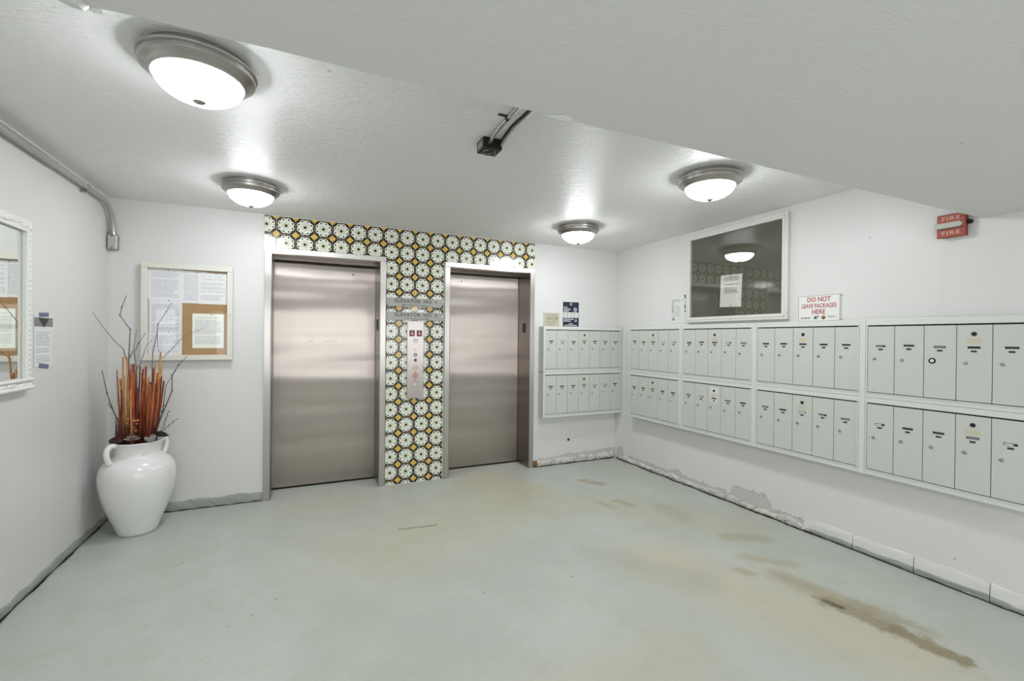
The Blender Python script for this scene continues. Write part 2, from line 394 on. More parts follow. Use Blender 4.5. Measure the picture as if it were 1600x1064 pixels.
# ================================================================= THE SETTING
bm = bmesh.new(); box(bm, XL-0.2, XR+0.2, YF-0.4, 0.4, -0.15, 0); struct(obj('floor', bm, M['floor']))
XD1, XD2, XD3, XD4, ZD = -0.247, 0.658, 1.330, 2.229, 2.106     # the two lift openings
bm = bmesh.new()
box(bm, XL, XD1, 0, 0.4, 0, H+0.1); box(bm, XD2, XD3, 0, 0.4, 0, H+0.1); box(bm, XD4, XR, 0, 0.4, 0, H+0.1)
box(bm, XD1, XD2, 0, 0.4, ZD, H+0.1); box(bm, XD3, XD4, 0, 0.4, ZD, H+0.1)
wall_back = struct(obj('wall_back', bm, M['wb']))
bm = bmesh.new()
box(bm, XL-0.2, XL, -4.85, 0.4, 0, H+0.1); box(bm, XL-0.2, XL, YF-0.2, -7.35, 0, H+0.1); box(bm, XL-0.2, XL, -7.35, -4.85, 1.95, H+0.1); box(bm, XL-0.2, XL, -7.35, -4.85, 0, 0.1)  # opening behind the camera added for the side fill light
struct(obj('wall_left', bm, M['wl']))
wall_right = struct(boxo('wall_right', (XR, XR+0.2, YF-0.2, 0.4, 0, H+0.1), M['wr']))
bm = bmesh.new()
box(bm, XL, -1.07, YF-0.2, YF, 0, SOF+0.3); box(bm, 3.13, XR, YF-0.2, YF, 0, SOF+0.3)
box(bm, -1.07, 3.13, YF-0.2, YF, 0, 0.68); box(bm, -1.07, 3.13, YF-0.2, YF, 1.98, SOF+0.3)
struct(obj('wall_front', bm, M['wl']))
bm = bmesh.new()
for x in (-1.07, 0.30, 1.0, 1.7, 3.08): box(bm, x, x+0.05, YF-0.08, YF-0.02, 0.68, 1.98)
box(bm, -1.07, 3.13, YF-0.08, YF-0.02, 1.49, 1.58); box(bm, -1.07, 3.13, YF-0.08, YF-0.02, 0.97, 1.05)  # unseen cross bars added to band the reflections in the lift doors
struct(obj('window_1', bm, M['alu']))
struct(boxo('ceiling', (XL-0.2, XR+0.2, -3.35, 0.4, H, H+0.15), M['ceil']))
# the dropped ceiling, its edge slightly out of square
bm = bmesh.new()
def sy(x): return -3.142-0.012*(x+0.41)
xs = [XL-0.2+i*0.15 for i in range(int((XR-XL+0.4)/0.15)+1)]+[XR+0.2]
row = []
for x in xs:
    wv = 0.002*math.sin(x*9)+0.0015*math.sin(x*23)
    y = sy(x)+wv
    row.append([bm.verts.new((x, YF-0.2, SOF)), bm.verts.new((x, y-0.008, SOF)), bm.verts.new((x, y, SOF+0.006)), bm.verts.new((x, y, H+0.15)), bm.verts.new((x, YF-0.2, H+0.15))])
for a, b in zip(row, row[1:]):
    for k in range(5): bm.faces.new((a[k], a[(k+1) % 5], b[(k+1) % 5], b[k]))
bm.faces.new(row[0]); bm.faces.new(row[-1][::-1])
dropped = struct(obj('trim_1', bm, M['soffit']))
# sagging paint on the dropped ceiling's edge
def flake(name, cx, w, drop, back, mat):
    bm = bmesh.new(); n, m = 18, 5; g = []
    for i in range(n+1):
        s = i/n; x = cx-w/2+w*s; e = math.sin(PI*s)**0.7*(0.6+0.5*s); yy = sy(x)
        g.append([bm.verts.new((x, yy-0.003-back*(1-k/m)*e*1.0, SOF-0.0012-drop*e*(k/m)**1.6)) for k in range(m+1)])
    for a, b in zip(g, g[1:]):
        for k in range(m): bm.faces.new((a[k], b[k], b[k+1], a[k+1]))
    o = obj(name, bm, mat, dropped, True); md = o.modifiers.new('thick', 'SOLIDIFY'); md.thickness = 0.0015
    return o
flake('paint_flake', 0.725, 0.10, 0.006, 0.03, M['soffit'])
bm = bmesh.new(); n = 20
g = []
for i in range(n+1):
    s = i/n; x = -0.478+0.066*s; e = max(0.02, math.sin(PI*min(s*0.62, 1))**0.8 * (1 if s < 0.9 else (1-s)/0.1))
    g.append([bm.verts.new((x, sy(x)-0.03+0.036*math.sin(a), SOF+0.008-0.026*e*math.cos(a))) for a in [k*PI/14 for k in range(-5, 8)]])
for a, b in zip(g, g[1:]):
    for k in range(12): bm.faces.new((a[k], b[k], b[k+1], a[k+1]))
obj('paint_bulge', bm, M['soffit'], dropped, True)
bm = bmesh.new()
for k in range(5):
    x = -0.412+k*0.004; box(bm, x, x+0.004, sy(x)-0.002, sy(x)+0.004, SOF-0.004-0.002*(k % 2), SOF+0.003)
obj('plaster_crumb', bm, M['soffit'], dropped)

# bases along the walls
def rough_strip(name, pts_fn, L0, L1, mat, parent, hfn, dfn, step=0.02):
    """a ragged raised strip along a wall; pts_fn(s, depth, z) -> point"""
    bm = bmesh.new(); n = int(abs(L1-L0)/step); g = []
    for i in range(n+1):
        s = L0+(L1-L0)*i/n; h = hfn(s); d = dfn(s)
        prof = [(0.0, h), (d*0.6, h*0.97), (d, h*0.75), (d*1.05, h*0.4), (d*0.75, 0.004), (0.0, 0.0)]
        g.append([bm.verts.new(pts_fn(s, a*(0.8+0.4*random.random()), z*(0.95+0.1*random.random()))) for a, z in prof])
    for a, b in zip(g, g[1:]):
        for k in range(len(a)-1): bm.faces.new((a[k], b[k], b[k+1], a[k+1]))
    bm.faces.new(g[0]); bm.faces.new(g[-1][::-1])
    return obj(name, bm, mat, parent)
def wob(a, f, ph): return lambda s: a*(0.5+0.5*math.sin(s*f+ph)*math.sin(s*f*2.3+ph*2))
# left wall and the piece of back wall beside it
onL = lambda s, d, z: (XL+d, s, z); onB = lambda s, d, z: (s, -d, z); onR = lambda s, d, z: (XR-d, s, z)
bl = struct(rough_strip('baseboard_left', onL, YF, -0.012, M['base_grey'], None, lambda s: 0.052+0.006*math.sin(s*7)+0.006*math.sin(s*31), lambda s: 0.009, 0.05))
rough_strip('floor_gap', onL, YF+0.01, -0.02, M['gap'], bl, lambda s: 0.007+0.004*math.sin(s*40)*math.sin(s*13), lambda s: 0.013+0.004*math.sin(s*17), 0.05)
bb = struct(rough_strip('baseboard_back', onB, XL+0.002, XD1-0.056, M['base_grey'], None, lambda s: 0.078+0.005*math.sin(s*23), lambda s: 0.010, 0.03))
rough_strip('floor_gap', onB, XL+0.012, XD1-0.06, M['gap'], bb, lambda s: 0.006+0.003*math.sin(s*50), lambda s: 0.0135, 0.02)
# right wall: painted base tiles near the camera, broken away towards the corner
br = struct(rough_strip('baseboard_right', onR, -2.30, -0.03, M['rubble'], None,
    lambda s: 0.038+0.022*abs(math.sin(s*5.1))*abs(math.sin(s*13+1)), lambda s: 0.010+0.012*abs(math.sin(s*7.7)), 0.02))
rough_strip('floor_gap', onR, -2.5, -0.06, M['gap'], br, lambda s: 0.006+0.007*max(0, math.sin(s*9)*math.sin(s*31)), lambda s: 0.016+0.014*abs(math.sin(s*7.7)), 0.02)
segs = [(-2.255, -2.582), (-2.586, -2.918), (-2.922, -3.255), (-3.259, -3.60)]+[(-3.604-0.34*k, -3.94-0.34*k) for k in range(12)]
for a, b in segs:
    b = max(b, YF+0.002)
    if a < YF+0.05: break
    o = rough_strip('base_tile', onR, b, a, M['base_white'], br, lambda s: 0.103+0.002*math.sin(s*40), lambda s: 0.013, 0.08)
    o2 = rough_strip('grey_paint_band', onR, b, a, M['base_grey'], o, lambda s: 0.047+0.004*math.sin(s*19), lambda s: 0.0155, 0.05)
rough_strip('floor_gap', onR, YF+0.01, -2.5, M['gap'], br, lambda s: 0.005+0.003*math.sin(s*33), lambda s: 0.0185, 0.05)
# corner piece of back wall right of the second lift
bk = struct(rough_strip('trim_2', onB, XD4+0.105, XR-0.03, M['rubble'], None,
    lambda s: 0.060+0.02*abs(math.sin(s*9))*abs(math.sin(s*23)), lambda s: 0.012+0.014*abs(math.sin(s*11)), 0.018))
rough_strip('floor_gap', onB, XD4+0.06, XR-0.04, M['gap'], bk, lambda s: 0.006+0.006*max(0, math.sin(s*12)), lambda s: 0.018+0.014*abs(math.sin(s*11)), 0.02)
rough_strip('rusty_core', onB, XD4+0.062, XD4+0.125, M['rust'], bk, lambda s: 0.066, lambda s: 0.012, 0.01)

# ---------------------------------------------------------------- tiles round the lifts: every tile its own piece
P = 0.149; cx0, cz0 = 0.7585, 0.1135; g = 0.0012
regions = [(-0.300, 2.285, 2.153, 2.426), (0.716, 1.266, 0.0, 2.153)]
bm = bmesh.new()
box(bm, -0.300, 2.285, -0.0035, 0.0, 2.153, 2.4275); box(bm, 0.712, 1.270, -0.0035, 0.0, 0.0, 2.153)
grout = obj('grout_bed', bm, M['grout'], wall_back)
cache = {}
def tile_at(cx, cz, rects):
    loc = [(round(a-cx, 4), round(b-cx, 4), round(c-cz, 4), round(d-cz, 4)) for a, b, c, d in rects]; key = tuple(loc)
    if key not in cache:
        bm = bmesh.new()
        for q in loc: box(bm, q[0], q[1], -0.009, -0.001, q[2], q[3])
        if len(loc) == 1:
            es = [e for e in bm.edges if all(v.co.y < -0.005 for v in e.verts)]
            bmesh.ops.bevel(bm, geom=es, offset=0.0012, segments=1, affect='EDGES')
        o = obj('tile', bm, M['tile'], wall_back); cache[key] = o.data
    else:
        o = bpy.data.objects.new('tile', cache[key]); C.objects.link(o); o.parent = wall_back
    o.location = (cx, random.uniform(-0.0006, 0.0006), cz)
for j in range(-1, 16):
    for i in range(-8, 12):
        cx, cz = cx0+i*P, cz0+j*0.1492
        rects = []
        for (rx0, rx1, rz0, rz1) in regions:
            x0, x1, z0, z1 = max(cx-P/2+g, rx0), min(cx+P/2-g, rx1), max(cz-P/2+g, rz0), min(cz+P/2-g, rz1)
            if x1-x0 < 0.008 or z1-z0 < 0.008: continue
            rects.append((x0, x1, z0, z1))
        if len(rects) == 2 and rects[0][:2] == rects[1][:2]:
            rects = [(rects[0][0], rects[0][1], rects[1][2], rects[0][3])]
        if rects: tile_at(cx, cz, rects)

# ---------------------------------------------------------------- the two lift entrances
def lift(name, x0, x1, label, right_reader, n):
    t = thing(name, label, 'elevator', ((x0+x1)/2, 0, 0)); w = (x1-x0)/2; D = 0.27; T = 0.050
    for s in (-1, 1):
        bm = bmesh.new(); a, b = sorted((s*w, s*(w+T))); box(bm, a, b, -0.022, 0.004, 0.002, ZD, 0.002); obj('door_frame', bm, M['trim'], t)
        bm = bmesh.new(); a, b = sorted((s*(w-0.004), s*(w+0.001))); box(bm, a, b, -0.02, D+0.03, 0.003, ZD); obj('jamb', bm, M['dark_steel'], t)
    boxo('header', (-w-T, w+T, -0.022, 0.004, ZD, ZD+0.047), M['trim'], t, 0.002)
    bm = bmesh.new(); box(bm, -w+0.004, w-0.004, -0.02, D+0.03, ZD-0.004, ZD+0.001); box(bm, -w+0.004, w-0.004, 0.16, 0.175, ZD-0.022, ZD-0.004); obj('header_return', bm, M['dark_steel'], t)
    d = boxo('door_panel', (-w+0.006, w-0.006, D, D+0.03, 0.012, ZD-0.006), M['steel'], t, 0.002)
    bm = bmesh.new(); lathe(bm, [(0, 0.004), (0.006, 0.003), (0.0075, 0)], 16, Matrix.Translation((0.443-(x0+x1)/2 if n == 1 else 1.548-(x0+x1)/2, D, 2.004)) @ Matrix.Rotation(PI/2, 4, 'X'))
    obj('key_hole', bm, M['black'], d)
    if n == 1:
        bm = bmesh.new()
        for (a, b_, z, h) in ((-0.16, -0.12, 1.352, .003), (0.0, 0.022, 1.353, .003), (0.03, 0.05, 1.357, .002), (0.06, 0.075, 1.355, .003), (0.09, 0.10, 1.36, .004), (-0.125, -0.118, 1.385, .006)):
            box(bm, a, b_, D-0.0008, D+0.001, z, z+h)
        obj('scratch', bm, M['ink'], d)['kind'] = 'stuff'
    boxo('sill', (-w, w, D-0.012, D+0.04, -0.01, 0.006), M['gap'], t)
    j = boxo('jamb_lantern', (w-0.012, w-0.003, 0.095, 0.150, 1.463, 1.570), M['black'], t, 0.002)
    text('floor_digit', 'L', 0.03, M['greyink'], j, (w-0.0125, 0.122, 1.53), (PI/2, 0, -PI/2))
    for k in range(2): pass
    return t
lift('elevator_entrance', XD1, XD2, 'left brushed steel elevator door with faint scratches at mid height', False, 1)
lift('elevator_entrance', XD3, XD4, 'right brushed steel elevator door next to the corner mailboxes', True, 2)

# signs between the lifts
for k, (z0, z1, num, d) in enumerate(((1.696, 1.773, '1', -1), (1.565, 1.642, '2', 1))):
    s = thing('elevator_sign', 'grey metal sign reading ELEVATOR NO. %s with arrow pointing %s' % (num, 'left' if d < 0 else 'right'), 'sign', (0.986, -0.0095, (z0+z1)/2))
    boxo('plate', (-0.264, 0.264, -0.010, 0.0, -(z1-z0)/2, (z1-z0)/2), M['engrave'], s, 0.001)
    for wd_, wx, w_ in (('lift_word', -0.072, 'ELEVATOR'), ('number_word', 0.118, 'NO'), ('lift_number', 0.205, num)):
        text(wd_, w_, 0.047, M['black'], s, (wx, -0.0105, 0.010), space=1.12, bold=0.0004)
    bm = bmesh.new(); box(bm, -0.12, 0.12, -0.0108, -0.0095, -0.027, -0.0235)
    a = d*0.12; v = [bm.verts.new((a+d*0.012, -0.0109, -0.02525)), bm.verts.new((a-d*0.012, -0.0109, -0.018)), bm.verts.new((a-d*0.012, -0.0109, -0.0325))]
    bm.faces.new(v); obj('arrow', bm, M['ink'], s)
# call station
s = thing('call_station', 'tall pinkish steel call panel with two red displays between the elevators', 'call panel', (0.988, -0.0095, 1.185))
boxo('back_box', (-0.080, 0.080, -0.012, 0.0, -0.372, 0.372), M['trim'], s)
boxo('face_plate', (-0.077, 0.077, -0.022, -0.012, -0.368, 0.368), M['panel'], s, 0.002)
def disc(name, x, z, r, d, mat, par, y=-0.022, prof=None, n=20):
    bm = bmesh.new(); lathe(bm, prof or [(0, d), (r*0.85, d), (r, d*0.5), (r, 0)], n, Matrix.Translation((x, y, z)) @ Matrix.Rotation(PI/2, 4, 'X')); return obj(name, bm, mat, par, True)
for x in (-0.034, 0.036):
    o = boxo('display', (x-0.026, x+0.026, -0.0235, -0.021, 0.225, 0.283), M['display'], s)
    text('digit', 'L', 0.036, M['digit'], o, (x+0.004, -0.0238, 0.254), bold=0.0015)
bm = bmesh.new()
for k in range(4): box(bm, -0.024, 0.024, -0.0224, -0.0215, 0.165+k*0.011, 0.169+k*0.011)
obj('small_print', bm, M['greyink'], s)['kind'] = 'stuff'
disc('key_switch', 0, 0.100, 0.011, 0.003, M['lock'], s)
for z in (0.047, -0.004):
    o = disc('call_button', 0, z, 0.0165, 0.005, M['ink'] if z > 0 else M['dark_steel'], s); disc('button_cap', 0, z, 0.010, 0.007, M['white'] if z > 0 else M['ink'], o)
bm = bmesh.new()
for k, w_ in ((0, 0.024), (1, 0.030), (2, 0.034), (3, 0.018)): box(bm, -w_, w_, -0.0224, -0.0215, -0.060-k*0.013, -0.057-k*0.013)
box(bm, -0.030, 0.030, -0.0224, -0.0215, -0.212, -0.209)
obj('small_print', bm, M['redink'], s)['kind'] = 'stuff'
bm = bmesh.new()   # red fire pictogram: diamond of small flames and figures
for (x, z, r) in ((0, -0.125, .010), (-0.013, -0.140, .009), (0.013, -0.140, .009), (-0.024, -0.155, .008), (0, -0.156, .011), (0.024, -0.155, .008), (-0.013, -0.172, .009), (0.013, -0.172, .009), (0, -0.188, .009)):
    v = [bm.verts.new((x+r*a, -0.0226, z+r*b)) for a, b in ((0, 1.3), (-.5, .2), (-.7, -.7), (0, -1), (.7, -.7), (.5, .2))]; bm.faces.new(v)
obj('fire_symbol', bm, plain('fire_symbol_red', (176, 60, 50), 0.5), s)
disc('fire_key_switch', 0, -0.243, 0.0165, 0.004, M['lock'], s); 

# ---------------------------------------------------------------- mailboxes
def bank(name, label, grp, origin, rz, W_, z0, z1, doors, master, dz0, dz1, inset, d=0.10, seed=0, cab='mailbox'):
    """a bank of letter boxes; local x runs to the viewer's right, front towards -y"""
    rnd = random.Random(seed)
    t = thing(name, label, 'mailboxes', origin, rz, grp)
    xa, xb = inset, W_-inset
    boxo('housing', (0.003, W_-0.003, -d+0.014, -0.0015, z0+0.002, z1-0.002), M['box_paint'], t)
    bm = bmesh.new()
    def fr(x0, x1, a, b):
        box(bm, x0, x1, -d, -d+0.016, a, b, 0.003)
    fr(0, W_, dz1, z1); fr(0, W_, z0, dz0); fr(0, xa, dz0, dz1); fr(xb, W_, dz0, dz1)
    # raised inner lip all round
    L = 0.006
    box(bm, xa-L, xb+L, -d-0.004, -d+0.002, dz1, dz1+L); box(bm, xa-L, xb+L, -d-0.004, -d+0.002, dz0-L, dz0)
    box(bm, xa-L, xa, -d-0.004, -d+0.002, dz0, dz1); box(bm, xb, xb+L, -d-0.004, -d+0.002, dz0, dz1)
    obj('frame', bm, M['box_frame'], t)
    boxo('recess', (xa, xb, -d+0.008, -d+0.013, dz0, dz1), M['dark'], t)
    n = doors; pw = (xb-xa)/n
    for k in range(n):
        x0 = xa+k*pw; gp = 0.0016; cx = x0+pw/2; yf = -d+0.001
        dm = boxo('mailbox_door', (x0+gp, x0+pw-gp, yf, yf+0.007, dz0+0.004, dz1-0.009), M['box_paint'], t, 0.0012)
        jz = rnd.uniform(-0.004, 0.004)
        z = dz1-0.128+jz
        bm = bmesh.new(); box(bm, cx-0.026, cx+0.026, yf-0.0012, yf+0.001, z-0.006, z+0.006); obj('name_slot', bm, M['ink'] if rnd.random() < .6 else M['dark'], dm)
        if rnd.random() < 0.5: boxo('name_card', (cx-0.022, cx+rnd.choice((0.010, 0.022)), yf-0.0018, yf, z-0.004, z+0.003), rnd.choice((M['greyink'], M['whitelabel'], M['greyink'])), dm)
        boxo('number_plate', (cx-0.012, cx+0.012, yf-0.0014, yf+0.001, z-0.026, z-0.016), M['ink'], dm, 0.0004)
        lz = dz1-0.212+jz+rnd.uniform(-.004, .004); lx = x0+pw*0.27
        big = 1.0
        lm = rnd.choice((M['lock'], M['lock'], M['lock'], M['galv']))
        if seed == 31 and k == 2:
            disc('lock_ring', lx, lz, 0.017, 0.003, M['black'], dm, yf); lm = M['white']
        bm = bmesh.new(); lathe(bm, [(0, .0075), (.003, .0078), (.0035, .006), (.0078, .0055), (.0092, .003), (.0095, 0)], 18, Matrix.Translation((lx, yf, lz)) @ Matrix.Rotation(PI/2, 4, 'X'))
        obj('lock', bm, lm, dm, True)
        if k == master:
            if seed == 22: boxo('paper_label', (cx-0.036, cx+0.036, yf-0.0006, yf+0.0005, dz1-0.160, dz1-0.030), M['whitelabel'], dm)
            disc('master_lock', cx, dz1-0.058, 0.0115, 0.004, M['black'], dm, yf-0.0004)
            boxo('tan_label', (cx-0.029, cx+0.029, yf-0.0010, yf+0.0005, dz1-0.110, dz1-0.083), M['tanlabel'], dm)
    return t
G = 'grey mailbox banks'
ZT, ZM, ZB = 1.543, 1.046, 0.553
for lv, (a, b, d0, d1) in (('upper', (ZM, ZT, 1.078, 1.506)), ('lower', (ZB, ZM-0.001, 0.588, 1.014))):
    zz = 'upper' if lv == 'upper' else 'lower'
    bank('mailbox_bank', '%s bank of seven grey mailboxes on the back wall by the corner' % zz, G, (2.343, 0, 0), 0, 1.037, a-0.006, b-0.010 if lv == 'upper' else b-0.006, 7, 3, d0-0.006 if lv == 'upper' else d0-0.004, d1-0.006 if lv == 'upper' else d1-0.002, 0.022, 0.118, 10 if lv == 'upper' else 11)
    w = (('five narrow-looking mailboxes on the right wall nearest the room corner', -0.36, 0.765, 5, 2, 0.026, 0.766-0.028),
         ('five mailboxes on the right wall directly under the dark glass notice case', -1.126, 0.774, 5, 2, 0.026, 0),
         ('five mailboxes on the right wall under the red package sign', -1.901, 0.774, 5, 2, 0.026, 0),
         ('five mailboxes on the right wall nearest the camera', -2.676, 0.778, 5, 3, 0.026, 0))
    for q, (lb, y0, wd, n, ms, ins, _) in enumerate(w):
        bank('mailbox_bank', '%s bank of %s' % (zz, lb), G, (XR, y0, 0), -PI/2, wd-0.001, a, b, n, ms, d0, d1, ins, 0.10, (20 if lv == 'upper' else 21) + q*10//1 if False else {0: 15, 1: (21 if lv == 'upper' else 22), 2: 25, 3: (31 if lv == 'upper' else 32)}[q]+(50 if lv != 'upper' and q in (0, 2) else 0))
# peaked cover strips over two joints
for y0, k in ((-2.676, 0), (-1.901, 1)):
    bm = bmesh.new(); w = 0.016
    vs_ = [(-w, ZB), (w, ZB), (w, ZT), (0, ZT+0.010 if k == 0 else ZT), (-w, ZT)]
    f = [bm.verts.new((XR-0.1035, y0+a, z)) for a, z in vs_]; b_ = [bm.verts.new((XR-0.100, y0+a, z)) for a, z in vs_]
    bm.faces.new(f); bm.faces.new(b_[::-1])
    for i in range(5): bm.faces.new((f[i], f[(i+1) % 5], b_[(i+1) % 5], b_[i]))
    tag(obj('cover_strip', bm, M['box_frame']), 'thin aluminium cover strip over the joint %s the mailboxes under the package sign' % ('right of' if k == 0 else 'left of'), 'trim strip', 'mailbox joint strips')

# ---------------------------------------------------------------- ceiling lamps
def lamp():
    t = thing('ceiling_lamp', '', 'lamp')
    prof = [(0, 0), (0.168, 0), (0.168, -0.020), (0.188, -0.022), (0.192, -0.026), (0.191, -0.033), (0.183, -0.037), (0.182, -0.041), (0.186, -0.045), (0.184, -0.053), (0.172, -0.062), (0.163, -0.068), (0.158, -0.076), (0.152, -0.080), (0.147, -0.080), (0.145, -0.072), (0, -0.070)]
    bm = bmesh.new(); lathe(bm, prof, 72); obj('pan', bm, M['nickel'], t, True)
    bm = bmesh.new(); lathe(bm, [(0.1445, -0.073)]+[(0.1445*math.cos(a*PI/2/12), -0.073-0.080*math.sin(a*PI/2/12)) for a in range(1, 12)]+[(0, -0.153)], 64); obj('glass_dome', bm, M['dome'], t, True)
    bm = bmesh.new(); lathe(bm, [(0, -0.150), (0.021, -0.150), (0.022, -0.154), (0.017, -0.158), (0.008, -0.162), (0, -0.163)], 24); obj('finial', bm, M['nickel'], t, True)
    return t
L0 = lamp(); spots = [(-0.360, -2.330, 'large lit dome ceiling lamp nearest the camera on the left'), (-0.326, -0.817, 'lit dome ceiling lamp above the notice board, left of the patterned tiles'),
    (2.309, -2.317, 'lit dome ceiling lamp in front of the dark glass notice case'), (2.296, -0.840, 'smallest lit dome ceiling lamp above the corner mailboxes')]
def place_lamp(i, x, y, z, lb):
    if i == 0: r = L0
    else:
        r = L0.copy(); C.objects.link(r)
        for ch in list(L0.children):
            c = ch.copy(); C.objects.link(c); c.parent = r
    r.location = (x, y, z); r['label'] = lb; r['group'] = 'ceiling lamps'; r.rotation_euler.z = i*0.7
    if i == 1: r.scale = (0.94, 0.94, 0.97)
for i, (x, y, lb) in enumerate(spots): place_lamp(i, x, y, H, lb)
place_lamp(4, -0.1, -5.4, SOF, 'added unseen dome lamp on the dropped ceiling behind the viewpoint, left'); place_lamp(5, 2.2, -5.4, SOF, 'added unseen dome lamp on the dropped ceiling behind the viewpoint, right')  # two unseen lamps added to light the floor nearer the camera

# ---------------------------------------------------------------- junction box hanging off the ceiling
t = thing('junction_box', 'small black open junction box on the ceiling with two conduits', 'electrical box', (0.885, -2.16, H))
bm = bmesh.new(); box(bm, -0.052, 0.052, -0.052, 0.048, -0.055, -0.001, 0.003); obj('box_body', bm, M['black'], t)
bm = bmesh.new()
box(bm, -0.0525, -0.0515, -0.035, 0.03, -0.045, -0.012); obj('side_plate', bm, M['galv'], t)
bm = bmesh.new()
tube(bm, [(0.018*math.cos(a)*1.3-0.008, 0.018*math.sin(a)*1.3, -0.0565) for a in [k*0.45 for k in range(11)]], 0.0022, 6)
tube(bm, [(0.02, -0.03, -0.056), (0.03, 0.0, -0.058), (0.04, 0.025, -0.056)], 0.0025, 6); tube(bm, [(-0.04, 0.03, -0.056), (0.0, 0.04, -0.058), (0.03, 0.036, -0.056)], 0.002, 6)
obj('knockout_ring', bm, M['galv'], t)
def cpath(pts): return [Vector(p)-Vector((0.885, -2.16, H)) for p in pts]
bm = bmesh.new(); tube(bm, cpath([(0.868, -2.20, H-0.030), (0.862, -2.28, H-0.022), (0.861, -2.36, H-0.013), (0.860, -2.5, H-0.011), (0.858, -3.15, H-0.011)]), 0.0088, 12); obj('conduit', bm, M['galv'], t, True)
bm = bmesh.new(); tube(bm, cpath([(0.928, -2.20, H-0.030), (0.922, -2.29, H-0.022), (0.922, -2.38, H-0.012), (0.928, -2.5, H-0.010), (0.945, -3.15, H-0.010)]), 0.0072, 12); obj('conduit', bm, M['galv'], t, True)
for dx in (-0.0095, 0.0095):  # dark strips modelled as the shaded edges of the second conduit
    bm = bmesh.new(); tube(bm, cpath([(0.928+dx, -2.205, H-0.026), (0.922+dx, -2.29, H-0.018), (0.922+dx, -2.38, H-0.006), (0.928+dx, -2.5, H-0.005), (0.945+dx, -3.15, H-0.005)]), 0.0042, 8); obj('conduit_shadow', bm, M['black'], t, True)
bm = bmesh.new(); tube(bm, cpath([(0.872, -2.21, H-0.022), (0.873, -2.28, H-0.012), (0.873, -2.5, H-0.004), (0.870, -3.15, H-0.004)]), 0.0038, 8); obj('conduit_shadow', bm, M['black'], t, True)  # dark strip modelled as the first conduit's shadow
bm = bmesh.new(); tube(bm, cpath([(0.8605, -2.445, H-0.011), (0.8605, -2.462, H-0.011)]), 0.0115, 12); box(bm, 0.812-0.885, 0.862-0.885, -2.462+2.16, -2.446+2.16, -0.004, -0.001); obj('strap', bm, M['dark'], t)

# ---------------------------------------------------------------- wall conduit with its box, left corner
px_, pz_ = -1.297, 2.368
t = thing('wall_conduit', 'grey metal conduit running under the ceiling and bending down to a small box', 'conduit', (px_, 0, pz_))
R_ = 0.20; yb = -0.030
pts = [(0, YF+0.01, 0.0), (0, -2.5, 0.0), (0, yb-R_, 0)]+[(0, yb-R_+R_*math.sin(a*PI/2/9), -R_+R_*math.cos(a*PI/2/9)) for a in range(1, 10)]+[(0, yb, 2.14-pz_)]
bm = bmesh.new(); tube(bm, pts, 0.0165, 16); obj('pipe', bm, M['painted_pipe'], t, True)
bm = bmesh.new(); tube(bm, [(0.002, YF+0.01, 0.0), (0.002, -0.925, 0.0), (0.002, -0.915, 0.0)], [0.0205, 0.0205, 0.017], 16); obj('coupling_sleeve', bm, M['painted_pipe'], t, True)
bm = bmesh.new(); tube(bm, [(0, -0.50, 0), (0, -0.485, 0)], 0.020, 16); box(bm, -0.030, 0.0, -0.50, -0.485, -0.036, -0.014); obj('strap', bm, M['galv'], t)
bx = boxo('outlet_box', (-0.030, 0.030, -0.052, -0.001, 2.035-pz_, 2.148-pz_), M['galv'], t, 0.005)
boxo('cover', (-0.026, 0.026, -0.056, -0.051, 2.040-pz_, 2.143-pz_), plain('bright_cover', (190, 190, 186), 0.35, 0.6), bx, 0.002)
bm = bmesh.new(); tube(bm, [(0, yb, 2.148-pz_), (0, yb, 2.168-pz_)], 0.022, 12); obj('connector', bm, M['galv'], t, True)
disc('screw', 0, 2.048-pz_, 0.005, 0.003, M['ink'], bx, -0.056); disc('screw', 0, 2.136-pz_, 0.005, 0.003, M['ink'], bx, -0.056)

# ---------------------------------------------------------------- mirror on the left wall
t = thing('wall_mirror', 'tall mirror in an ornate white carved frame on the left wall', 'mirror', (XL+0.001, -1.122, 1.106))
MW, MH, FW = 1.05, 0.885, 0.058
def L_(y, z, d): return (d, -y, z)
bm = bmesh.new()
box(bm, 0, 0.022, -MW, 0, 0, FW); box(bm, 0, 0.022, -MW, 0, MH-FW, MH); box(bm, 0, 0.022, -FW, 0, FW, MH-FW); box(bm, 0, 0.022, -MW, -MW+FW, FW, MH-FW)
for (a0, a1, b0, b1) in ((-MW+FW-.012, -FW+.012, FW-.012, FW+.004), (-MW+FW-.012, -FW+.012, MH-FW-.004, MH-FW+.012)): box(bm, 0.018, 0.032, a0, a1, b0, b1, 0.003)
for y in (-FW-0.004, -MW+FW-0.012): box(bm, 0.018, 0.032, y, y+0.016, FW, MH-FW, 0.003)
obj('frame', bm, M['white'], t)
bm = bmesh.new()
def knob(y, z, r):
    s = bmesh.ops.create_icosphere(bm, subdivisions=2, radius=r)['verts']
    for v in s: v.co = Vector((0.022+v.co.x*0.55, y+v.co.y*1.25, z+v.co.z))
rn = random.Random(3)
for z in (FW*0.45, MH-FW*0.45):
    y = -0.02
    while y > -MW: knob(y, z+rn.uniform(-.008, .008), rn.uniform(.012, .019)); y -= 0.031
for y in (-FW*0.42, -MW+FW*0.42):
    z = FW
    while z < MH-FW: knob(y, z, rn.uniform(.007, .013)); z += 0.026
obj('carving', bm, M['white'], t, True)
bm = bmesh.new(); tube(bm, [(0.026, -MW, 0.010), (0.026, 0.0, 0.010)], 0.011, 10); tube(bm, [(0.026, -MW, FW-.006), (0.026, 0.0, FW-.006)], 0.009, 10); obj('bottom_bead', bm, M['white'], t, True)
mm = NT('mirror_silver'); mm.set(col=rgb(232, 234, 230), metal=1.0, rough=0.02)
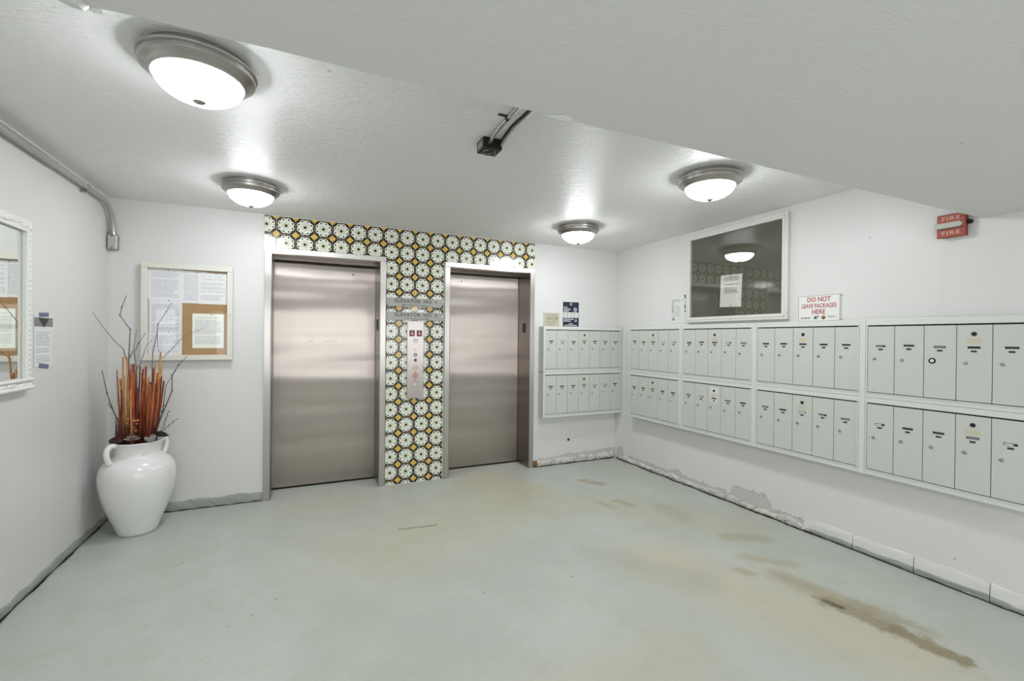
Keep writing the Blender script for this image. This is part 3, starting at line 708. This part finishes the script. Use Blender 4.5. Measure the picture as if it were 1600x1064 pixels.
boxo('mirror_glass', (0.006, 0.012, -MW+FW-.004, -FW+.004, FW-.004, MH-FW+.004), mm.mat, t)

# taped flyer on the left wall
def sheet_group(name, label, cat, loc, rz): return thing(name, label, cat, loc, rz)
t = sheet_group('taped_flyer', 'white flyer held by blue tape on the left wall beside the mirror', 'flyer', (XL+0.001, -0.945, 1.365), PI/2)
# local x to viewer's right when facing the left wall (towards +y), front at -y
boxo('paper', (-0.100, 0.100, -0.0015, 0, -0.150, 0.145), mat_print('flyer_print', (216, 217, 218), (176, 180, 188), 22, 3.1, .1, .9, .08, .66), t)
bm = bmesh.new(); box(bm, -0.10, 0.10, -0.0024, -0.0014, 0.075, 0.125); pic = obj('grey_picture', bm, M['greyink'], t)
bm = bmesh.new(); vv = [bm.verts.new((a, -0.0028, b)) for a, b in ((-0.06, 0.122), (0.0, 0.070), (0.06, 0.122))]; bm.faces.new(vv); obj('dark_triangle', bm, M['ink'], pic)
for (x, z, r) in ((0.0, 0.142, -0.05), (0.0, -0.147, 0.12)):
    o = boxo('blue_tape', (-0.052, 0.052, -0.0034, -0.0022, -0.012, 0.012), M['tape'], t); o.location = (x, 0, z); o.rotation_euler = (0, r, 0)

# ---------------------------------------------------------------- notice board with papers, back wall left
t = thing('notice_board', 'cream framed glass notice board with papers on cork, above the vase', 'notice board', (-0.8235, -0.001, 1.58))
bw, bh, ft = 0.302, 0.378, 0.040
bm = bmesh.new()
for b_ in ((-bw, bw, bh-ft, bh), (-bw, bw, -bh, -bh+ft), (-bw, -bw+ft, -bh+ft, bh-ft), (bw-ft, bw, -bh+ft, bh-ft)): box(bm, b_[0], b_[1], -0.050, 0, b_[2], b_[3], 0.003)
obj('frame', bm, M['cream'], t)
boxo('cork_backing', (-bw+ft, bw-ft, -0.012, -0.001, -bh+ft, bh-ft), M['cork'], t)
boxo('glass_pane', (-bw+ft-.002, bw-ft+.002, -0.044, -0.041, -bh+ft-.002, bh-ft+.002), M['glass'], t)
disc('lock', bw-0.018, -0.015, 0.007, 0.004, M['lock'], t, -0.050)
NB = (-0.8235, 1.58)
papers = [  # x0,x1,z0,z1 , depth order, label, seed
    (-0.262, -0.050, 0.095, 0.336, 1, 'white printed notice at top left of the framed cork board', 1.0, (226, 226, 228)),
    (-0.050, 0.115, 0.075, 0.332, 1, 'white printed notice in the top middle of the cork board', 2.0, (228, 228, 228)),
    (0.060, 0.260, 0.072, 0.326, 2, 'white printed notice at top right of the cork board', 3.5, (229, 229, 227)),
    (-0.258, -0.046, -0.180, 0.098, 2, 'white printed notice low on the left of the cork board', 4.2, (222, 222, 226)),
    (-0.260, -0.046, -0.337, -0.150, 1, 'white notice in the bottom left corner of the cork board', 5.9, (220, 221, 225)),
    (0.022, 0.236, -0.284, -0.006, 1, 'white letter pinned alone on bare cork at lower right', 6.6, (232, 234, 224))]
for (a, b, c_, d_, k, lb, sd, pc) in papers:
    o = thing('pinned_paper', lb, 'paper', (NB[0]+(a+b)/2, -0.0125-k*0.0016, NB[1]+(c_+d_)/2), 0, 'papers pinned in the notice board')
    hw, hh = (b-a)/2, (d_-c_)/2
    boxo('sheet', (-hw, hw, -0.001, 0, -hh, hh), mat_print('notice_print_%d' % int(sd), pc, (186, 186, 194), int(60*hh*2)+8, sd, .08, .92, .08, .9, dens=0.40), o)
    disc('pin', 0.02, hh-0.008, 0.004, 0.004, M['ink'], o, -0.001, n=10)
    if sd == 4.2: pass

# ---------------------------------------------------------------- signs on the back wall above the corner mailboxes
t = thing('small_plaque', 'small beige plaque above the left end of the corner mailboxes', 'plaque', (2.498, -0.001, 1.612))
boxo('plate', (-0.098, 0.098, -0.006, 0, -0.076, 0.074), M['beige'], t, 0.001)
text('lettering', '1FCM', 0.052, M['brownink'], t, (0.004, -0.0064, 0.008), space=1.25)
bm = bmesh.new(); box(bm, -0.07, 0.07, -0.0066, -0.0055, 0.048, 0.054); box(bm, -0.07, 0.07, -0.0066, -0.0055, -0.034, -0.030); box(bm, -0.06, 0.06, -0.0066, -0.0055, -0.022, -0.019); box(bm, -0.05, 0.05, -0.0066, -0.0055, -0.056, -0.051)
obj('small_print', bm, M['greyink'], t)['kind'] = 'stuff'
t = thing('blue_poster', 'dark navy notice with white text blocks above the corner mailboxes', 'poster', (2.752, -0.001, 1.6785))
boxo('sheet_border', (-0.112, 0.112, -0.002, 0, -0.146, 0.146), M['white'], t)
boxo('sheet', (-0.105, 0.105, -0.003, -0.0018, -0.138, 0.138), M['navy'], t)
bm = bmesh.new()
for (a, b, c_, d_) in ((-0.095, -0.045, 0.072, 0.082), (-0.095, -0.005, 0.050, 0.062), (-0.095, -0.028, 0.030, 0.042), (-0.095, 0.035, -0.062, -0.050), (-0.095, 0.0, -0.084, -0.072), (-0.08, 0.08, -0.130, -0.120), (-0.025, 0.025, -0.113, -0.103)):
    box(bm, a, b, -0.0038, -0.0028, c_, d_)
obj('white_text', bm, plain('poster_white', (196, 198, 208), 0.5), t)['kind'] = 'stuff'
bm = bmesh.new(); box(bm, -0.103, 0.098, -0.0036, -0.0028, -0.040, 0.022); wb_ = obj('white_band', bm, M['whitelabel'], t)
text('hours', '2-8', 0.058, M['greyink'], wb_, (-0.066, -0.0039, -0.008), sx=0.85)
bm = bmesh.new()
for k in range(3): box(bm, -0.018, 0.080-0.012*k, -0.0042, -0.0034, 0.006-k*0.017, 0.010-k*0.017)
obj('band_print', bm, M['greyink'], wb_)['kind'] = 'stuff'
disc('emblem', 0, 0.116, 0.017, 0.0008, plain('poster_grey', (150, 156, 176), 0.5), t, -0.003)
for (x, z, r) in ((0.058, 0.052, 0.027), (0.066, -0.070, 0.018)): disc('round_icon', x, z, r, 0.0008, bpy.data.materials['poster_grey'], t, -0.003)
bm = bmesh.new(); bmesh.ops.create_icosphere(bm, subdivisions=2, radius=0.016)
for v in bm.verts: v.co = Vector((v.co.x, v.co.y*0.15, v.co.z*(1+0.2*math.sin(v.co.x*200))))
tag(obj('blue_sticker', bm, M['navy'], loc=(2.738, -0.0025, 0.262)), 'tiny dark blue blob stuck low on wall below corner mailboxes', 'sticker')

# ---------------------------------------------------------------- package sign, right wall (local x to viewer's right)
t = thing('package_sign', 'white sign with red words DO NOT LEAVE PACKAGES HERE above the mailboxes', 'sign', (XR-0.001, -2.338, 1.640), -PI/2)
boxo('plate', (-0.150, 0.150, -0.006, 0, -0.097, 0.095), M['white'], t, 0.001)
bm = bmesh.new()
for b_ in ((-0.147, 0.147, 0.089, 0.092), (-0.147, 0.147, -0.094, -0.091), (-0.147, -0.144, -0.091, 0.089), (0.142, 0.147, -0.091, 0.089)): box(bm, b_[0], b_[1], -0.0066, -0.005, b_[2], b_[3])
obj('border_line', bm, M['greyink'], t)
text('top_words', 'DO NOT', 0.048, M['redink'], t, (0, -0.0064, 0.062), sx=0.85, bold=0.0010)
text('middle_words', 'LEAVE PACKAGES', 0.044, M['redink'], t, (0, -0.0064, 0.016), sx=0.70, bold=0.0008)
text('bottom_word', 'HERE', 0.048, M['redink'], t, (0, -0.0064, -0.028), sx=0.85, bold=0.0010)
text('shop_word', 'amazon', 0.024, M['ink'], t, (-0.092, -0.0064, -0.068), sx=0.95)
bm = bmesh.new(); vv = [bm.verts.new((a, -0.0066, b)) for a, b in ((-0.034, -0.078), (-0.028, -0.058), (0.006, -0.056), (0.0, -0.066), (-0.018, -0.064), (-0.008, -0.074), (-0.002, -0.078))]; bm.faces.new(vv); obj('blue_logo', bm, M['blueink'], t)
o = disc('shield_logo', 0.035, -0.068, 0.014, 0.0008, M['brownink'], t, -0.006); boxo('shield_band', (0.026, 0.044, -0.0075, -0.0066, -0.068, -0.063), M['goldink'], o)
text('carrier_word', 'Fed', 0.024, M['purpleink'], t, (0.082, -0.0064, -0.064)); text('carrier_word_end', 'Ex', 0.024, M['orangeink'], t, (0.115, -0.0064, -0.064))
for z in (0.08, -0.086): disc('screw', 0.153, z, 0.004, 0.003, M['greyink'], t, -0.001)

# flyer beside the case
t = thing('wall_flyer', 'white flyer with small blue emblem left of the dark glass case', 'flyer', (XR-0.001, -0.993, 1.712), -PI/2)
boxo('paper', (-0.115, 0.115, -0.0015, 0, -0.142, 0.142), mat_print('guide_print', (212, 213, 210), (176, 178, 176), 14, 8.3, .08, .6, .2, .85, 'x'), t)
bm = bmesh.new(); vv = [bm.verts.new((a, -0.0022, b)) for a, b in ((0.062, 0.128), (0.108, 0.128), (0.094, 0.104), (0.092, 0.094), (0.074, 0.094), (0.072, 0.110))]; bm.faces.new(vv[::-1]); obj('blue_emblem', bm, M['blueink'], t)
bm = bmesh.new()
for k in range(4): box(bm, -0.095, -0.075, -0.0022, -0.0013, 0.045-k*0.026, 0.056-k*0.026)
box(bm, -0.10, 0.10, -0.0022, -0.0013, 0.078, 0.081); box(bm, -0.085, -0.055, -0.0022, -0.0013, -0.118, -0.092)
for (x, z, s_) in ((0.095, 0.055, .012), (0.09, 0.015, .02), (0.085, -0.030, .012)): box(bm, x-s_, x+s_, -0.0022, -0.0013, z-s_, z+s_)
obj('grey_print', bm, M['greyink'], t)['kind'] = 'stuff'

# ---------------------------------------------------------------- dark glass notice case on the right wall
t = thing('glass_notice_case', 'large dark glazed notice case in a white metal frame on the right wall', 'display case', (XR-0.001, -1.617, 1.980), -PI/2)
cw, chh, cf = 0.503, 0.412, 0.046
bm = bmesh.new()
for b_ in ((-cw, cw, chh-cf, chh), (-cw, cw, -chh, -chh+cf), (-cw, -cw+cf, -chh+cf, chh-cf), (cw-cf, cw, -chh+cf, chh-cf)): box(bm, b_[0], b_[1], -0.034, 0, b_[2], b_[3], 0.003)
obj('frame', bm, M['alu'], t)
bm = bmesh.new(); c2 = 0.020
for b_ in ((-cw+c2, cw-c2, chh-c2-0.01, chh-c2), (-cw+c2, cw-c2, -chh+c2, -chh+c2+.01), (-cw+c2, -cw+c2+.01, -chh+c2, chh-c2), (cw-c2-.01, cw-c2, -chh+c2, chh-c2)): box(bm, b_[0], b_[1], -0.039, -0.032, b_[2], b_[3], 0.002)
obj('frame_rib', bm, M['alu'], t)
boxo('felt_backing', (-cw+cf, cw-cf, -0.006, -0.001, -chh+cf, chh-cf), M['felt'], t)
boxo('glass_pane', (-cw+cf-.001, cw-cf+.001, -0.028, -0.025, -chh+cf-.001, chh-cf+.001), M['darkglass'], t)
disc('cam_lock', 0.0, -chh+0.018, 0.007, 0.004, M['lock'], t, -0.034)
o = thing('case_letter', 'white typed letter hanging slightly tilted inside the dark glass case', 'paper', (XR-0.0095, -1.598, 1.832), -PI/2)
sh = boxo('sheet', (-0.108, 0.108, -0.001, 0, -0.140, 0.140), mat_print('letter_print', (222, 222, 218), (120, 120, 120), 22, 9.4, .12, .88, .42, .93, 'x', 0.3, True), o)
sh.rotation_euler = (0, math.radians(2.0), 0)
for z in (0.126, -0.128): disc('pin', 0, z, 0.005, 0.004, M['ink'], o, -0.001, n=10)

# ---------------------------------------------------------------- fire alarm
t = thing('fire_alarm', 'red wall fire alarm with clear strobe and the word FIRE twice', 'fire alarm', (XR-0.001, -3.085, 2.066), -PI/2)
boxo('back_box', (-0.058, 0.058, -0.030, 0, -0.062, 0.062), M['darkred'], t, 0.003)
boxo('face', (-0.063, 0.063, -0.048, -0.030, -0.066, 0.066), M['red'], t, 0.005)
bm = bmesh.new()
prof = [(-0.064, -0.012), (-0.064, 0.016), (0.040, 0.016), (0.055, 0.002), (0.040, -0.012)]
f = [bm.verts.new((x, -0.058, z)) for x, z in prof]; b_ = [bm.verts.new((x*1.0, -0.047, z*1.25)) for x, z in prof]
bm.faces.new(f); bm.faces.new(b_[::-1])
for i in range(5): bm.faces.new((f[i], f[(i+1) % 5], b_[(i+1) % 5], b_[i]))
obj('strobe_lens', bm, M['lens'], t)
boxo('strobe_shade', (-0.06, 0.058, -0.050, -0.047, -0.024, -0.015), M['darkred'], t)
text('upper_word', 'FIRE', 0.030, M['pinkish'], t, (0.0, -0.0484, 0.040), sx=1.3, space=1.2)
text('lower_word', 'FIRE', 0.030, M['pinkish'], t, (0.0, -0.0484, -0.042), sx=1.3, space=1.2)
for x, z in ((-0.048, 0.045), (0.048, 0.045), (-0.048, -0.050), (0.048, -0.040)): disc('screw', x, z, 0.004, 0.002, M['darkred'], t, -0.048, n=10)
bm = bmesh.new(); tube(bm, [(0.056, -0.018, 0.010), (0.084, -0.018, 0.010)], 0.010, 12); tube(bm, [(0.066, -0.018, 0.010), (0.076, -0.018, 0.010)], 0.014, 6); obj('conduit_nipple', bm, M['black'], t)

# ---------------------------------------------------------------- vase
VX, VY = -1.060, -0.335
t = thing('floor_vase', 'large white glazed two-handled vase standing in the left corner', 'vase', (VX, VY, 0), math.radians(48))
prof = [(0, 0.003), (0.105, 0.003), (0.116, 0.006), (0.124, 0.02), (0.150, 0.09), (0.185, 0.18), (0.212, 0.27), (0.229, 0.36), (0.232, 0.42), (0.222, 0.475), (0.196, 0.515), (0.162, 0.540), (0.143, 0.556), (0.137, 0.580), (0.140, 0.612), (0.150, 0.640), (0.158, 0.650), (0.156, 0.657), (0.147, 0.655), (0.135, 0.640), (0.127, 0.600), (0.130, 0.56), (0.15, 0.53), (0.10, 0.50), (0, 0.50)]
def smooth_prof(p, n=4):
    out = []
    for i in range(len(p)-1):
        p0 = p[max(i-1, 0)]; p1 = p[i]; p2 = p[i+1]; p3 = p[min(i+2, len(p)-1)]
        for k in range(n):
            u = k/n
            f_ = lambda a, b, c, d: 0.5*((2*b)+(-a+c)*u+(2*a-5*b+4*c-d)*u*u+(-a+3*b-3*c+d)*u**3)
            out.append((max(f_(p0[0], p1[0], p2[0], p3[0]), 0 if i in (0, len(p)-2) and k == 0 else 0.001), f_(p0[1], p1[1], p2[1], p3[1])))
    out.append(p[-1]); out[0] = p[0]; return out
prof = [(a*0.955, b*0.985) for a, b in prof]
bm = bmesh.new(); lathe(bm, smooth_prof(prof), 72); obj('body', bm, M['vase'], t, True)
for s in (-1, 1):
    bm = bmesh.new()
    pts = [(s*x, 0, z) for x, z in ((0.142, 0.634), (0.165, 0.642), (0.186, 0.632), (0.198, 0.608), (0.198, 0.575), (0.190, 0.545), (0.178, 0.520))]
    sp = []
    for i in range(len(pts)-1):
        for k in range(3): sp.append(Vector(pts[i]).lerp(Vector(pts[i+1]), k/3))
    sp.append(Vector(pts[-1])); 
    for _ in range(2): sp = [sp[0]]+[(sp[i-1]+sp[i]*2+sp[i+1])/4 for i in range(1, len(sp)-1)]+[sp[-1]]
    tube(bm, sp, 0.017, 12); obj('handle', bm, M['vase'], t, True)
# ---------------------------------------------------------------- dried arrangement
t = thing('dried_arrangement', 'bundle of reddish brown dried reeds and bare twigs standing in white vase', 'dried plants', (VX, VY, 0.502))
def mat_reed(name, a, b, c):
    q = NT(name); co = q.co(); x, y, z = q.xyz(co); n = q.noise(q.scale(co, (60, 60, 9)), 1.0, 3)
    col = q.mix(q.ramp(n, 0.35, 0.65), rgb(*a), rgb(*b)); low = q.ramp(q.m('ADD', z, q.m('MULTIPLY', n, 0.2)), 0.24, 0.50)
    q.set(col=q.mix(low, rgb(*c), col), rough=0.5); return q.mat
reedm = [mat_reed('orange_reed', (176, 84, 36), (120, 40, 16), (78, 22, 12)), mat_reed('tan_reed', (214, 170, 110), (176, 112, 60), (96, 34, 18)), mat_reed('dark_reed', (112, 34, 16), (140, 60, 28), (58, 18, 12))]
rn = random.Random(11)
cam_r = Vector((math.cos(yaw), -math.sin(yaw), 0)); cam_d = Vector((math.sin(yaw), math.cos(yaw), 0))
for k in range(66):
    ang = rn.uniform(0, 2*PI); rr = math.sqrt(rn.random()); a, d = rr*math.cos(ang), rr*math.sin(ang)
    base = cam_r*(a*0.112)+cam_d*(d*0.10); lean = cam_r*(a*0.050+0.02+rn.uniform(-.022, .022))+cam_d*(d*0.03)
    h = 0.655+rn.uniform(-0.16, 0.035)-(0.02 if abs(a) > .8 else 0)
    if k in (3, 17, 29): h = 0.66+rn.uniform(.08, .13)
    bend = cam_r*rn.uniform(-.006, .006)
    pts = [base, base+lean*0.35+bend+Vector((0, 0, h*0.35)), base+lean*0.7-bend*.5+Vector((0, 0, h*0.7)), base+lean+Vector((0, 0, h))]
    r0 = rn.uniform(0.0044, 0.0078)
    bm = bmesh.new(); tube(bm, pts, [r0*1.15, r0, r0*.9, r0*.8], 6); obj('reed', bm, reedm[rn.choice((0, 0, 1, 1, 2))], t, True)
for k in range(16):      # broad dark strap leaves low in the bundle
    ang = PI+PI*(k+0.5)/16; base = cam_r*(math.cos(ang)*0.108)+cam_d*(math.sin(ang)*0.095); h = rn.uniform(0.22, 0.33)
    bm = bmesh.new(); w = 0.010
    rows = [[bm.verts.new(base+cam_r*(math.cos(ang)*0.025*u+s*w*(1-u**3)) - cam_d*(0.010*u) + Vector((0, 0, h*u))) for s in (-1, 0, 1)] for u in (0, .25, .5, .75, .98)]
    for p, q in zip(rows, rows[1:]):
        for i in range(2): bm.faces.new((p[i], p[i+1], q[i+1], q[i]))
    o = obj('strap_leaf', bm, reedm[2], t); md = o.modifiers.new('thick', 'SOLIDIFY'); md.thickness = 0.002
twm = plain('grey_twig_bark', (120, 114, 112), 0.8); twd = plain('dark_twig_bark', (80, 74, 70), 0.8)
def twig(pts, r, mat, bran=()):
    P_ = [cam_r*x+cam_d*dd+Vector((0, 0, z)) for x, dd, z in pts]
    bm = bmesh.new(); tube(bm, P_, [r*(1-0.6*i/(len(P_)-1)) for i in range(len(P_))], 6)
    o = obj('twig', bm, mat, t, True)
    for b_ in bran:
        Q = [cam_r*x+cam_d*dd+Vector((0, 0, z)) for x, dd, z in b_]
        bm = bmesh.new(); tube(bm, Q, [r*.65*(1-0.6*i/(len(Q)-1)) for i in range(len(Q))], 5); obj('side_shoot', bm, mat, o, True)
    for p in P_[1:-1]:
        bm = bmesh.new(); bmesh.ops.create_icosphere(bm, subdivisions=1, radius=r*1.3)
        for v in bm.verts: v.co += p
        obj('bud', bm, mat, o, True)
twig([(-0.04, 0, 0), (-0.066, 0.0, 0.128), (-0.027, -0.05, 0.648), (-0.002, -0.08, 0.758), (0.023, -0.1, 0.932), (-0.032, -0.12, 1.029), (-0.019, -0.12, 1.086), (0.012, -0.12, 1.166)], 0.0055, twm,
     [[(-0.027, -0.05, 0.648), (-0.025, -0.1, 0.798), (-0.066, -0.12, 0.851), (-0.100, -0.17, 0.943), (-0.08, -0.27, 1.04)], [(-0.023, -0.05, 0.729), (0.004, -0.05, 0.797), (0.026, -0.05, 0.933)]])
twig([(0, 0, 0), (-0.006, 0.0, 0.129), (0.011, -0.03, 0.656), (0.0, -0.04, 0.774), (0.032, -0.04, 0.838), (0.073, -0.03, 0.911)], 0.005, twm, [[(0.011, -0.03, 0.656), (0.04, -0.03, 0.70), (0.078, -0.03, 0.82), (0.116, -0.02, 0.866)]])
twig([(0.08, 0, 0), (0.105, 0.0, 0.13), (0.158, 0.0, 0.301), (0.225, 0.02, 0.497), (0.224, 0.02, 0.608), (0.27, 0.02, 0.683), (0.334, 0.02, 0.748)], 0.005, twd, [[(0.167, 0.0, 0.315), (0.194, 0.0, 0.536), (0.266, 0.0, 0.647)]])
twig([(-0.05, 0, 0), (-0.067, -0.02, 0.133), (-0.097, -0.05, 0.28), (-0.134, -0.06, 0.381), (-0.135, -0.1, 0.49), (-0.153, -0.12, 0.651)], 0.005, twd, [[(-0.134, -0.06, 0.381), (-0.157, -0.06, 0.403), (-0.161, -0.06, 0.426)]])
twig([(0.06, 0, 0), (0.086, 0.0, 0.13), (0.076, 0.03, 0.773), (0.1, 0.04, 0.912), (0.104, 0.04, 0.973), (0.157, 0.05, 1.067), (0.198, 0.05, 1.133)], 0.004, twm, [[(0.131, 0.05, 0.726), (0.267, 0.08, 0.891), (0.421, 0.08, 0.954)], [(0.1, .04, .912), (.105, .04, .8), (.131, .05, .726)]])
for Q in ([(0.085, 0, 0.02), (0.115, 0.0, 0.131), (0.168, 0.0, 0.214), (0.278, 0.0, 0.302)], [(0.085, 0, 0.02), (0.115, 0.0, 0.131), (0.177, 0.0, 0.246), (0.218, 0.0, 0.357)], [(0.08, 0, 0.02), (0.11, 0.0, 0.13), (0.150, 0.0, 0.30), (0.185, 0.0, 0.40)], [(-0.07, 0, 0.02), (-0.085, -0.02, 0.133), (-0.11, -0.03, 0.226), (-0.119, -0.03, 0.294)]):
    twig(Q, 0.0028, twd)
    bm = bmesh.new(); e0, e1 = Vector(Q[2]), Vector(Q[3])
    for k in range(7):
        q = e0.lerp(e1, k/7+.1); p = cam_r*(q.x+0.004*(-1)**k)+cam_d*q.y+Vector((0, 0, q.z))
        s = bmesh.ops.create_icosphere(bm, subdivisions=1, radius=0.0060)['verts']
        for v in s: v.co = v.co+p
    o = obj('berry_spray', bm, twm, t, True); o['kind'] = 'stuff'
# seed pods and cones at the mouth
podm = plain('dark_lotus_pod', (64, 34, 24), 0.5); greypod = plain('grey_seed_pod', (150, 142, 136), 0.6, 0, .1); dkl = plain('dark_leaf', (34, 34, 30), 0.4)
for (x, d, z, rx, rz_, mt, nm) in ((-0.075, -0.085, 0.158, 0.045, 0.022, podm, 'lotus_pod'), (-0.03, -0.11, 0.165, 0.030, 0.022, podm, 'lotus_pod'), (0.132, -0.055, 0.168, 0.034, 0.026, greypod, 'seed_pod')):
    bm = bmesh.new(); c = cam_r*x+cam_d*d
    lathe(bm, [(0, -rz_), (rx*.5, -rz_*.8), (rx*.9, -rz_*.1), (rx, rz_*.6), (rx*.9, rz_*.75), (rx*.6, rz_*.35), (0, rz_*.3)], 20, Matrix.Translation((c.x, c.y, z)) @ Matrix.Rotation(0.35, 4, cam_r.to_3d()))
    o = obj(nm, bm, mt, t, True)
bm = bmesh.new(); c = cam_r*0.045-cam_d*0.105+Vector((0, 0, 0.172))   # cone of open scales
for ring, (rr, zz, nn) in enumerate(((0.040, 0.0, 9), (0.028, 0.012, 7), (0.014, 0.022, 5))):
    for k in range(nn):
        a = 2*PI*k/nn+ring*.4; q = Vector((math.cos(a), math.sin(a), 0)); s_ = Vector((-math.sin(a), math.cos(a), 0))
        b0 = c+Vector((0, 0, zz)); v = [bm.verts.new(b0+q*rr*.2), bm.verts.new(b0+q*rr*.8+s_*.009), bm.verts.new(b0+q*rr*1.15+Vector((0, 0, .010))), bm.verts.new(b0+q*rr*.8-s_*.009)]
        bm.faces.new(v)
o = obj('open_cone', bm, greypod, t); md = o.modifiers.new('thick', 'SOLIDIFY'); md.thickness = 0.003
bm = bmesh.new(); c = cam_r*0.190-cam_d*0.03+Vector((0, 0, 0.198))
pr = [(-0.05, 0), (-0.02, 0.022), (0.02, 0.018), (0.055, -0.012), (0.02, -0.020), (-0.02, -0.018)]
v = [bm.verts.new(c+cam_r*a+Vector((0, 0, b))-cam_d*(0.01*math.cos(a*30))) for a, b in pr]; bm.faces.new(v)
o = obj('dark_leaf', bm, dkl, t); md = o.modifiers.new('thick', 'SOLIDIFY'); md.thickness = 0.002
# small rosettes in the middle of the bundle
bm = bmesh.new()
for k in range(14):
    p = cam_r*rn.uniform(-.04, .09)-cam_d*.10+Vector((0, 0, rn.uniform(.20, .33)))
    s = bmesh.ops.create_icosphere(bm, subdivisions=1, radius=rn.uniform(.006, .012))['verts']
    for v in s: v.co += p
o = obj('dried_bud', bm, reedm[1], t, True); o['kind'] = 'stuff'
